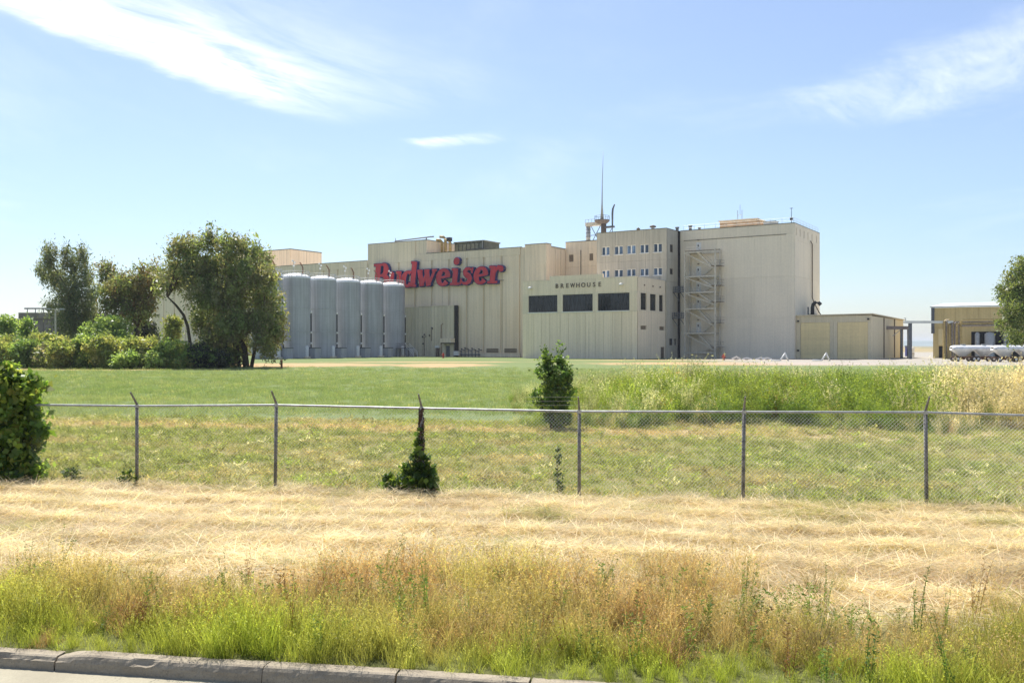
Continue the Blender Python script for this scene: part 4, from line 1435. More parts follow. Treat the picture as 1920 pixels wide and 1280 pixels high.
    for x in (-12.8, -11.9):
        b.tube([(x, 4.6, 28.2), (x, 4.6, 30.2)], 0.06, 5)
    b.tube([(-12.8, 4.6, 29.2), (-11.9, 4.6, 29.2)], 0.05, 5)
    b.tube([(-12.3, 4.6, 29.2), (-12.3, 4.6, 31.3)], 0.04, 5)
    b.build('aerial', 'galv', T)
    T = thing('roof_unit', 'low grey ventilation unit on the tower roof near its right corner', 'rooftop box', (-5, 4, 26.1))
    MB().box(-7.0, -4.6, 3.0, 5.0, 26.0, 27.2).build('casing', 'galv', T)
    MB().box(-7.1, -4.5, 2.9, 5.1, 27.21, 27.3).build('lid', 'coping', T)
    T = thing('weather_mast', 'thin dark weather mast at the tower roof corner', 'antenna', (-0.9, 1.0, 26.1))
    MB().tube([(-0.9, 1.0, 26.1), (-0.9, 1.0, 29.3)], [0.07, 0.04], 6).build('pole', 'frame_dark', T)
    MB().box(-1.15, -0.65, 0.85, 1.15, 26.9, 27.4).build('instrument_box', 'frame_dark', T)
    MB().tube([(-1.2, 1.0, 29.2), (-0.6, 1.0, 29.2)], 0.06, 5).build('crossarm', 'frame_dark', T)

    # on the hall's roof
    T = thing('roof_crane', 'long thin jib beam on the raised block of the hall', 'crane', (-90, -2, 27.3))
    MB().tube([(-95.5, -5, 28.05), (-83.6, -5, 28.45)], 0.16, 6).build('jib', 'catwalk', T)
    MB().tube([(-85.8, -5, 27.3), (-85.8, -5, 28.4)], 0.14, 6).build('post', 'catwalk', T)
    MB().tube([(-95.3, -5, 27.3), (-95.3, -5, 28.8)], 0.07, 5).build('stay', 'catwalk', T)
    T = thing('roof_ducts', 'pair of tall bent ochre ducts beside the raised block', 'duct', (-81.5, -3, 24))
    for i, (x, h) in enumerate(((-82.6, 27.2), (-81.6, 27.9), (-80.2, 27.0))):
        MB().tube([(x, -3, 24.0), (x, -3, h), (x - 0.4, -3.2, h + 0.5), (x - 1.3, -3.6, h + 0.6)], 0.34, 8).build('duct', 'ochre', T, True)
    MB().box(-80.9, -79.9, -3.6, -2.6, 27.3, 28.2).build('fan_box', 'frame_dark', T)
    T = thing('cooling_unit', 'dark green louvred unit on the hall roof behind the sign', 'rooftop box', (-76, 1, 24))
    MB().box(-80.0, -71.5, -1.5, 5, 24.0, 26.9).build('casing', 'greenroof', T)
    MB().box(-80.2, -71.3, -1.7, 5.2, 26.91, 27.2).build('top_rim', 'coping', T)
    for i in range(7):
        MB().box(-79.8 + i * 1.18, -79.8 + i * 1.18 + 0.9, -1.6, -1.51, 24.3, 26.6).build('louvre', 'coping', T)
    T = thing('roof_hatch', 'low flat dark hatch on the hall roof right of the green unit', 'rooftop box', (-70, -5, 24))
    MB().box(-73.5, -68.6, -5.6, -3.0, 24.0, 24.55).build('kerb_box', 'galv', T)
    MB().box(-73.7, -68.4, -5.8, -2.8, 24.56, 24.8).build('lid', 'frame_dark', T)
    MB().tube([(-70.2, -4, 24.8), (-70.2, -4, 27.0)], 0.05, 5).build('aerial', 'galv', T)
    T = thing('lattice_mast', 'small grey lattice mast on the hall roof left of the sign', 'antenna', (-106, 2, 23.4))
    b = MB()
    for dx, dy in ((-0.35, -0.2), (0.35, -0.2), (0, 0.4)):
        b.tube([(-106 + dx, 2 + dy, 23.3), (-106 + dx * 0.3, 2 + dy * 0.3, 27.2)], 0.05, 4)
    for i in range(6):
        z = 23.5 + i * 0.6
        f = 1 - 0.7 * (z - 23.3) / 3.9
        b.tube([(-106 - 0.35 * f, 1.8, z), (-106 + 0.35 * f, 1.8, z + 0.55)], 0.035, 4)
    b.build('lattice', 'galv', T)
    MB().box(-106.2, -105.8, 1.8, 2.2, 27.2, 27.5).build('head', 'catwalk', T)


build_roof_things()


# ------------------------------------------------------------------ right hand yard
def build_yard():
    T = thing('double_garage', 'low olive metal shed with two wide yellowish roller doors', 'building', (7, 18))
    u1, v0, v1 = 13.84, 1.0, 35.0
    MB().box(0.05, u1 - 0.1, v0 + 0.2, v1, -0.3, 8.1).build('wall', 'garage', T)
    doors = [(0.85, 6.35), (7.72, 13.2)]
    panels(T, 'front', v0 + 0.2, 0.02, u1, -0.2, 8.2, [(a, b, -0.2, 6.95) for a, b in doors], [7.0], [], 'garage', 0.2, 0.03)
    vj = [12.6, 24.0]
    panels(T, 'side', u1 - 0.1, v0 + 0.002, v1, -0.2, 8.0, [], vj, [], 'garage', 0.12, 0.12)
    for a, b in doors:
        d = MB().box(a + 0.02, b - 0.02, v0 + 0.08, v0 + 0.19, -0.1, 6.93).build('roller_door', 'gdoor', T)
        for i in range(10):
            MB().box(a + 0.05, b - 0.05, v0 + 0.05, v0 + 0.082, 0.05 + i * 0.69, 0.05 + i * 0.69 + 0.62).build('door_slat', 'gdoor', d)
    rf = MB().raw([(-0.1, v0 - 0.3, 8.2), (u1 + 0.3, v0 - 0.3, 8.35), (u1 + 0.3, v1 + 0.3, 8.0), (-0.1, v1 + 0.3, 8.0), (-0.1, v0 - 0.3, 8.42), (u1 + 0.3, v0 - 0.3, 8.52), (u1 + 0.3, v1 + 0.3, 8.2), (-0.1, v1 + 0.3, 8.2)],
                  [(3, 2, 1, 0), (4, 5, 6, 7), (0, 1, 5, 4), (1, 2, 6, 5), (2, 3, 7, 6), (3, 0, 4, 7)]).build('roof', 'garage', T)
    for v in (12.6, 24.0):
        MB().tube([(u1 + 0.1, v, 0.1), (u1 + 0.1, v, 8.0)], 0.12, 8).build('downpipe', 'louvre', T)
    MB().box(0.25, 0.6, v0 - 0.25, v0 - 0.002, 7.1, 7.4).build('wall_lamp', 'frame_dark', T)
    MB().box(13.1, 13.5, v0 - 0.25, v0 - 0.002, 7.3, 7.6).build('wall_lamp', 'frame_dark', T)
    MB().box(0.2, 0.6, v0 - 0.15, v0 - 0.002, 1.4, 1.75).build('call_box', 'frame_dark', T)
    T = thing('gooseneck_vent', 'black gooseneck exhaust pipe on the garage roof against the tower', 'vent', (2.0, 7, 8.3))
    MB().tube([(1.6, 7, 8.2), (1.6, 7, 10.0), (1.75, 7, 10.7), (2.2, 7, 11.1), (2.8, 7, 11.0), (3.2, 7, 10.6)], 0.36, 10).build('pipe', 'frame_dark', T, True)
    MB().box(0.95, 2.3, 6.3, 7.7, 8.2, 8.75).build('base_box', 'frame_dark', T)
    MB().tube([(0.75, 7, 8.2), (0.75, 7, 10.2)], 0.14, 8).build('side_pipe', 'catwalk', T)

    # yellow process building behind the trailers, square to the other buildings
    v0 = 25.3
    ua, ub = 21.06, 46.0
    U = lambda f: ua + (40.0 - ua) * f          # fraction of the wall left of the edge tree
    T = thing('yellow_shed', 'mustard metal process building with pale roof behind the bulk trailers', 'building', (33, v0 + 8))
    MB().box(ua, ub, v0, v0 + 16, -0.3, 10.2).build('wall', 'yellow', T)
    n = 12
    for i in range(n):
        a, b = ua + (ub - ua) * i / n, ua + (ub - ua) * (i + 1) / n
        MB().box(a + 0.02, b - 0.02, v0 - 0.12, v0 + 0.01, 6.2, 10.15).build('siding_panel', 'yellow', T)
    MB().raw([(ua - 0.5, v0 - 0.5, 10.25), (ub, v0 - 0.5, 10.25), (ub, v0 + 8, 11.2), (ua + 1.0, v0 + 8, 11.2), (ua - 0.5, v0 - 0.5, 10.5), (ub, v0 - 0.5, 10.5), (ub, v0 + 8, 11.45), (ua + 1.0, v0 + 8, 11.45)],
             [(3, 2, 1, 0), (4, 5, 6, 7), (0, 1, 5, 4), (1, 2, 6, 5), (2, 3, 7, 6), (3, 0, 4, 7)]).build('roof', 'roofmetal', T)
    MB().box(ua - 0.3, ua + 0.3, v0 - 0.35, v0 - 0.001, 5.0, 10.24).build('corner_duct', 'catwalk', T)
    MB().box(ua + 1.0, ua + 2.6, v0 - 0.16, v0 - 0.001, 2.6, 5.9).build('hanging_door', 'gdoor', T)
    MB().box(ua + 1.1, ua + 2.3, v0 - 0.1, v0 - 0.002, -0.1, 2.4).build('doorway_shade', 'dark', T)  # dark sheet on the wall, painted for the shade inside the door
    MB().box(ua + 7.0, ua + 15.6, v0 - 0.08, v0 - 0.003, -0.1, 5.3).build('bay_shade', 'dark', T)  # closed dark sheet; the bay's inner shade is its colour
    for du, r_ in ((10.4, 0.95), (13.4, 0.65), (8.2, 0.45)):
        MB().lathe(ua + du, v0 - 1.3, [(r_, -0.1), (r_, 4.8), (r_ * 0.6, 5.1), (0.05, 5.2)], 18).build('process_vessel', 'galv', T, True)
    T2 = thing('roof_chimney', 'square tan chimney box on the yellow building roof', 'chimney', (ua + 12.5, v0 + 5, 10.8))
    cx = ua + 13.0
    MB().box(cx - 0.75, cx + 0.75, v0 + 4.2, v0 + 5.8, 10.7, 13.2).build('stack', 'steel', T2)
    MB().box(cx - 1.2, cx + 1.2, v0 + 3.8, v0 + 6.2, 10.6, 11.4).build('base', 'frame_dark', T2)
    MB().tube([(cx + 2.4, v0 + 5, 10.7), (cx + 2.4, v0 + 5, 12.0), (cx + 2.8, v0 + 5, 12.5), (cx + 3.4, v0 + 5, 12.4), (cx + 3.7, v0 + 5, 11.9)], 0.25, 8).build('bent_pipe', 'catwalk', T2, True)

    # pipe rack
    d1 = 172.0
    X = lambda px: (px - 960) / F_PX * d1
    Z = lambda py: CAM_Z - (py - HORIZON) / F_PX * d1
    T = thing('pipe_rack', 'tall steel pipe rack on posts between garage and yellow building', 'pipe rack', (X(1720), d1, 0), frame='world')
    for px, w, top in ((1706.5, 0.28, 605), (1728.5, 0.20, 612), (1742, 0.16, 612)):
        MB().box(X(px) - w, X(px) + w, d1 - 0.2 + (px > 1710) * 9, d1 + 0.2 + (px > 1710) * 9, -0.1, Z(top)).build('post', 'catwalk', T)
    MB().box(X(1695), X(1785), d1 - 0.4, d1 + 0.4, Z(606), Z(601.5)).build('beam', 'roofmetal', T)
    MB().box(X(1693), X(1745), d1 + 8.6, d1 + 9.4, Z(616), Z(609.5)).build('pipe_bundle', 'greybrick', T)
    b = MB()
    b.beam((X(1711), d1 + 9, Z(629)), (X(1726), d1 + 9, Z(617)), 0.12, 0.12)
    b.build('brace', 'galv', T)
    MB().tube([(X(1698), d1, Z(603)), (X(1698), d1, Z(596)), (X(1695), d1, Z(596))], 0.07, 6).build('vent', 'galv', T)
    for i, (px0, px1, py, r) in enumerate(((1768, 1868, 604, 0.16), (1785, 1866, 607.5, 0.2), (1800, 1866, 611, 0.22), (1800, 1866, 599.5, 0.12))):
        MB().tube([(X(px0), d1 - 0.3 * i, Z(py)), (X(px1), d1 - 0.3 * i, Z(py - 1))], r, 6).build('pipe', 'ochre' if i % 2 else 'grating', T)
    rr = random.Random(4)
    for i in range(13):
        px = 1767 + i * 2.6
        top = rr.choice((602, 606, 609, 612))
        m_ = rr.choice(('ochre', 'grating', 'ochre', 'greybrick'))
        MB().tube([(X(px), d1 - 0.4 + rr.uniform(-.5, .5), -0.1), (X(px), d1 - 0.4 + rr.uniform(-.2, .2), Z(top)), (X(px) + 0.5, d1, Z(top) + 0.25)], rr.uniform(0.07, 0.2), 6).build('riser', m_, T)
    for px in (1768, 1800):
        MB().box(X(px) - 0.18, X(px) + 0.18, d1 - 0.6, d1 - 0.25, -0.1, Z(602)).build('post', 'ochre', T)

    # bulk trailers with hopper bottoms
    def trailer(pxa, pxb, d, label, two=True):
        xa, xb = (pxa - 960) / F_PX * d, (pxb - 960) / F_PX * d
        z0 = float(gz((xa + xb) / 2, d))
        T = thing('bulk_trailer', label, 'trailer', ((xa + xb) / 2, d, z0), frame='world', group='silver bulk trailers')
        r, zc = 0.95, z0 + 2.0
        n = 14
        prof = []
        L = xb - xa
        stations = [0.0, 0.02, 0.08, 0.22, 0.32, 0.47, 0.53, 0.68, 0.78, 0.92, 0.98, 1.0]
        drop = [0.05, 0.12, 0.35, 1.15, 1.15, 0.05, 0.05, 1.15, 1.15, 0.35, 0.12, 0.05]
        vs, fs = [], []
        m_ = 16
        for s_, dr in zip(stations, drop):
            endf = 0.55 if s_ in (0.0, 1.0) else (0.88 if s_ in (0.02, 0.98) else 1.0)
            for j in range(m_):
                a = 2 * math.pi * j / m_
                y, z = r * math.cos(a) * endf, r * math.sin(a) * endf
                if z < 0:
                    k_ = -z / r
                    z = -k_ * (0.25 + dr)
                    y *= (1 - 0.65 * k_ * min(1, dr))
                else:
                    z *= 0.62
                vs.append((xa + L * s_, d + y, zc + z))
        ns = len(stations)
        for i in range(ns - 1):
            for j in range(m_):
                fs.append((i * m_ + j, i * m_ + (j + 1) % m_, (i + 1) * m_ + (j + 1) % m_, (i + 1) * m_ + j))
        fs.append(tuple(range(m_)))
        fs.append(tuple((ns - 1) * m_ + j for j in range(m_ - 1, -1, -1)))
        MB().raw(vs, fs).build('tank_body', 'alu', T, True)
        for f in (0.27, 0.73):
            x = xa + L * f
            MB().lathe(x, d, [(0.36, zc - 1.38), (0.30, zc - 1.7), (0.05, zc - 1.75)], 12).build('outlet', 'rust', T)
            MB().tube([(x, d, zc + 0.55), (x, d, zc + 0.78)], 0.35, 12).build('hatch', 'galv', T)
        MB().box(xa + 0.1, xb - 0.1, d - 0.86, d - 0.72, zc - 0.12, zc + 0.04).build('side_rail', 'galv', T)
        MB().box(xa + 0.3, xb - 0.3, d - 0.35, d - 0.2, z0 + 0.62, z0 + 0.78).build('chassis_rail', 'rust', T)
        MB().box(xa + 0.3, xb - 0.3, d + 0.2, d + 0.35, z0 + 0.62, z0 + 0.78).build('chassis_rail', 'rust', T)
        for f in (0.10, 0.46, 0.55, 0.90) if two else (0.12, 0.88):
            for s_ in (-1, 1):
                x, y = xa + L * f, d + s_ * 0.85
                b = MB()
                pr = []
                w = MB()
                for (rr_, yy) in ((0.16, -0.13), (0.36, -0.13), (0.42, -0.08), (0.42, 0.08), (0.36, 0.13), (0.16, 0.13)):
                    pr.append((rr_, yy))
                vv, ff = [], []
                for (rr_, yy) in pr:
                    for j in range(16):
                        a = 2 * math.pi * j / 16
                        vv.append((x + rr_ * math.cos(a), y + yy, z0 + 0.42 + rr_ * math.sin(a)))
                for i in range(len(pr) - 1):
                    for j in range(16):
                        ff.append((i * 16 + j, i * 16 + (j + 1) % 16, (i + 1) * 16 + (j + 1) % 16, (i + 1) * 16 + j))
                wh = w.raw(vv, ff).build('wheel', 'rubber', T, True)
                MB().tube([(x, y - 0.14, z0 + 0.42), (x, y + 0.14, z0 + 0.42)], 0.2, 12).build('rim', 'white', wh)
    trailer(1783, 1866, 146, 'silver bulk trailer with two hopper cones behind the weeds, left one')
    trailer(1860, 1945, 141, 'silver bulk trailer cut by the right picture edge')
    # small far things between the posts
    d2 = 205.0
    X = lambda px: (px - 960) / F_PX * d2
    T = thing('waste_bin', 'small blue bin in the yard between garage and pipe rack', 'bin', (X(1703), d2, 0), frame='world')
    MB().box(X(1700.5), X(1706), d2, d2 + 1, 0.1, 2.3).build('body', 'blue_sign', T)
    MB().box(X(1700.2), X(1706.3), d2 - 0.1, d2 + 1.1, 2.31, 2.5).build('lid', 'frame_dark', T)
    T = thing('white_drum', 'white drum in the yard behind the pipe rack post', 'drum', (X(1711), d2, 0), frame='world')
    MB().lathe(X(1711), d2, [(0.4, -0.05), (0.42, 0.7), (0.40, 1.4), (0.42, 2.0), (0.1, 2.15)], 16).build('barrel', 'white', T, True)
    MB().lathe(X(1711), d2, [(0.44, 0.66), (0.45, 0.7), (0.44, 0.76)], 16).build('band', 'rust', T, True)


build_yard()


# ------------------------------------------------------------------ far left
def build_far_left():
    d = 185.0
    a, b = P(18, 597, d), P(110, 586, d)
    T = thing('grey_plant_building', 'low grey brown building behind the hedge at the far left', 'building', ((a[0] + b[0]) / 2, d + 8, 0), frame='world')
    MB().box(a[0], b[0] + 6, d, d + 15, -0.3, a[2]).build('wall', 'greybrick', T)
    m_ = P(36, 586, d)
    MB().box(m_[0], b[0] + 6.1, d - 0.3, d + 14, a[2] + 0.01, b[2]).build('upper_wall', 'greybrick', T)
    for i in range(9):
        x = a[0] + 0.6 + i * 1.6
        MB().box(x, x + 1.5, d - 0.12, d + 0.01, 0.4, a[2] - 0.3).build('wall_panel', 'greybrick', T)
    T = thing('gantry_frame', 'thin pipe gantry on the roof of the far left building', 'gantry', (P(58, 578, d)[0], d + 2, b[2]), frame='world')
    x0, x1 = P(36, 0, d)[0], P(82, 0, d)[0]
    zt = P(0, 577.5, d)[2]
    MB().tube([(x0, d + 2, zt), (x1, d + 2, zt)], 0.16, 6).build('top_pipe', 'catwalk', T)
    for f in (0.12, 0.45, 0.78, 1.0):
        x = x0 + (x1 - x0) * f
        MB().tube([(x, d + 2, b[2] - 0.5), (x, d + 2, zt)], 0.09, 5).build('post', 'catwalk', T)
    d = 122.0
    p = P(104, 640, d)
    zt = P(104, 580, d)[2]
    T = thing('light_pole', 'pale slim light pole in front of the far left trees', 'lamp post', (p[0], d, 0), frame='world')
    MB().tube([(p[0], d, -0.1), (p[0], d, zt)], [0.16, 0.10], 8).build('pole', 'steel', T)
    MB().tube([(p[0] - 0.9, d, zt), (p[0] + 0.9, d, zt)], 0.05, 6).build('crossarm', 'steel', T)
    for s_ in (-1, 1):
        MB().box(p[0] + s_ * 0.9 - 0.3, p[0] + s_ * 0.9 + 0.3, d - 0.2, d + 0.2, zt - 0.05, zt + 0.15).build('lamp_head', 'galv', T)


build_far_left()


# ------------------------------------------------------------------ near fence
F0, FD = Vector((-8.15, 19.70, 0)), Vector((16.04, -2.40, 0)).normalized()
FSTEP = Vector((16.04, -2.40, 0)).length / 5


FPOS = {1: 0.982, 2: 1.956, 3: 2.963, 4: 3.960}     # posts are not quite evenly spaced


def fence_pt(k, z=0.0):
    p = F0 + FD * (FSTEP * FPOS.get(k, k))
    return Vector((p.x, p.y, z))


def build_fence():
    mid = fence_pt(2.5)
    T = thing('chain_link_fence', 'galvanised chain link fence with angled arms crossing the whole verge', 'fence', (mid.x, mid.y, float(gz(mid.x, mid.y))), frame='world')
    FN = Vector((-FD.y, FD.x, 0))      # pointing away from the camera
    H = 1.80
    k0, k1 = -6, 12
    ks = list(range(k0, k1 + 1))
    base = {k: fence_pt(k, float(gz(fence_pt(k).x, fence_pt(k).y))) for k in ks}
    for k in ks:
        p = base[k]
        lean = Vector((0.012 * math.sin(k * 2.1) * 2, 0, 0))
        MB().tube([p - Vector((0, 0, 0.1)) - lean, p + Vector((0, 0, H))], 0.036, 10).build('post', 'post', T, True)
        tp = p + Vector((0, 0, H))
        MB().tube([tp - Vector((0, 0, 0.03)), tp + Vector((0, 0, 0.04)), tp - FN * 0.25 + Vector((0, 0, 0.31))], [0.03, 0.026, 0.017], 6).build('barb_arm', 'post', T)
        MB().tube([tp - Vector((0, 0, 0.035)), tp + Vector((0, 0, 0.03))], 0.045, 10).build('post_cap', 'galv', T)
    for k in ks[:-1]:
        a, b = base[k] + Vector((0, 0, H)), base[k + 1] + Vector((0, 0, H))
        MB().tube([a, b], 0.024, 10, False).build('top_rail', 'galv', T, True)
        # woven diagonals
        b_ = MB()
        L = (b - a).length
        dirv = (b - a).normalized()
        za, zb_ = base[k].z, base[k + 1].z
        h = H - 0.02
        st = 0.072
        n = int((L + h) / st) + 1
        for i in range(n):
            for sgn in (0, 1):
                s0 = i * st - h
                # line from (s0,0) to (s0+h,h); mirrored for the other direction
                sa, sb, ya, yb = s0, s0 + h, 0.0, h
                if sa < 0:
                    ya -= sa
                    sa = 0.0
                if sb > L:
                    yb -= sb - L
                    sb = L
                if sb - sa < 0.02:
                    continue
                if sgn:
                    sa, sb = L - sa, L - sb
                def pt(s_, y_):
                    q = base[k].lerp(base[k + 1], s_ / L)
                    return Vector((q.x, q.y, q.z + 0.02 + y_)) - FN * (0.03 + 0.002 * sgn)
                b_.tube([pt(sa, ya), pt(sb, yb)], 0.0019, 3, False)
        b_.build('mesh_panel', 'wire', T)
        # three strands of barbed wire on the arms
        for f in (0.35, 0.68, 1.0):
            o = -FN * 0.25 * f + Vector((0, 0, 0.04 + 0.27 * f))
            b2 = MB()
            ends = (a + o, b + o)
            pts = [ends[0].lerp(ends[1], q / 6) - Vector((0, 0, 0.03 * math.sin(math.pi * q / 6))) for q in range(7)]
            if k == 2:
                b2.tube(pts[4:], 0.0017, 3, False)
            if b2.v:
                b2.build('barbed_wire', 'post', T)


build_fence()


# ------------------------------------------------------------------ leaves
def leaf_quads(C, size, rng, aspect=0.5, droop=0.0, flat=0.0):
    """a diamond shaped leaf at every centre"""
    n = len(C)
    d = rng.normal(size=(n, 3))
    d[:, 2] -= droop
    d /= np.linalg.norm(d, axis=1, keepdims=True) + 1e-9
    r = rng.normal(size=(n, 3))
    r[:, 2] += flat
    s = np.cross(d, r)
    s /= np.linalg.norm(s, axis=1, keepdims=True) + 1e-9
    sz = (size * np.exp(rng.normal(0, 0.36, n)))[:, None]
    nn = np.cross(d, s)
    v = np.stack([C - d * sz * 0.5, C + s * sz * aspect * 0.5 + nn * sz * 0.08 - d * sz * 0.05, C + d * sz * 0.5, C - s * sz * aspect * 0.5 + nn * sz * 0.08 - d * sz * 0.05], 1).reshape(-1, 3)
    f = np.arange(4 * n).reshape(-1, 4)
    return v, f


def leaf_tint(n, rng, cols, per=1, jit=0.25):
    cols = np.array(cols)
    idx = rng.integers(0, len(cols), n)
    c = cols[idx] * rng.uniform(1 - jit, 1 + jit, (n, 1))
    return np.clip(c, 0, 1)


def clumps(blobs, n_clump, rng, rough=0.85):
    """clump centres spread through a set of ellipsoids, denser towards the outside"""
    B = np.array([b[:3] for b in blobs])
    Rr = np.array([b[3:6] for b in blobs])
    vol = (Rr.prod(1)) ** 0.72
    k = rng.choice(len(blobs), n_clump, p=vol / vol.sum())
    d = rng.normal(size=(n_clump, 3))
    d /= np.linalg.norm(d, axis=1, keepdims=True)
    rad = rng.uniform(0.35, 1.0, n_clump) ** 0.55
    rad *= 1 + 0.18 * rng.normal(size=n_clump)
    return B[k] + d * Rr[k] * rad[:, None], k


def tree(name, label, cat, base, blobs, n_clump, per, leaf, spread, cols, trunk=None, seed=0, group=None, aspect=0.45, droop=0.4, part='crown', stem=0.07, zmin=None, tall=0.8):
    rng = np.random.default_rng(seed)
    T = thing(name, label, cat, base, frame='world', group=group)
    C, k = clumps(blobs, n_clump, rng)
    if zmin is not None:
        C[:, 2] = np.maximum(C[:, 2], zmin + rng.uniform(0, 0.4, len(C)))
    sp = spread * rng.uniform(0.6, 1.3, len(C))
    pts = np.repeat(C, per, 0) + rng.normal(size=(n_clump * per, 3)) * np.repeat(sp, per)[:, None] * np.array([1, 1, tall])
    if zmin is not None:
        pts[:, 2] = np.maximum(pts[:, 2], zmin - 0.05 + rng.uniform(0, 0.3, len(pts)))
    v, f = leaf_quads(pts, leaf, rng, aspect, droop)
    cols = np.array(cols)
    base_c = cols[rng.integers(0, len(cols), n_clump)] * rng.uniform(0.75, 1.25, (n_clump, 1))
    tint = np.repeat(base_c, per, 0) * rng.uniform(0.75, 1.25, (len(pts), 1))
    v = v - np.array(base)[None, :]
    np_mesh(part, v, f, M['leaf'], np.repeat(np.clip(tint, 0, 1), 4, 0), T)
    b = MB()
    if trunk:
        for path, rs in trunk:
            b.tube(path, rs, 7)
    # limbs from the trunk's fork to the blobs
    if trunk:
        fork = Vector(trunk[0][0][-1])
        for bl in blobs[::2]:
            c = Vector(bl[:3])
            st = min((Vector(tk[0][-1]) for tk in trunk), key=lambda q: (q - c).length)
            m_ = st.lerp(c, 0.5) + Vector((rng.normal() * 0.3, rng.normal() * 0.3, 0.4))
            b.tube([st, m_, c], [trunk[0][1][-1] * 0.7, trunk[0][1][-1] * 0.45, 0.03], 5)
    else:
        for i in range(7):
            c = C[rng.integers(0, len(C))]
            b.tube([(base[0] + rng.normal() * stem * 3, base[1] + rng.normal() * stem * 3, base[2] - 0.1), ((base[0] + c[0]) / 2, (base[1] + c[1]) / 2, base[2] + (c[2] - base[2]) * 0.6), tuple(c)], [stem, stem * 0.7, stem * 0.25], 5)
    b.build('trunk' if trunk else 'stems', 'bark', T)
    return T


def pblobs(lst, d, depth, jit, seed):
    """ellipsoids from outlines: (px, py, radius px[, ry])"""
    rr = random.Random(seed)
    o = []
    for q in lst:
        dd = d + rr.uniform(-jit, jit)
        p = P(q[0], q[1], dd)
        r = q[2] / F_PX * dd
        rz = (q[3] if len(q) > 3 else q[2]) / F_PX * dd
        o.append((p[0], p[1], p[2], r, min(depth, r * 1.3), rz))
    return o


EUC = [(0.17, 0.205, 0.10), (0.20, 0.23, 0.12), (0.13, 0.17, 0.085), (0.22, 0.21, 0.12)]
OLV = [(0.21, 0.255, 0.095), (0.19, 0.25, 0.09), (0.25, 0.25, 0.12), (0.25, 0.29, 0.11), (0.27, 0.25, 0.14)]
GRN = [(0.16, 0.25, 0.065), (0.21, 0.30, 0.08), (0.13, 0.20, 0.055), (0.24, 0.30, 0.09)]
LGT = [(0.21, 0.30, 0.085), (0.17, 0.26, 0.065), (0.25, 0.32, 0.11)]
YEL = [(0.25, 0.29, 0.085), (0.19, 0.24, 0.07), (0.30, 0.30, 0.11)]
DRK = [(0.035, 0.05, 0.028), (0.05, 0.065, 0.03), (0.04, 0.045, 0.035)]


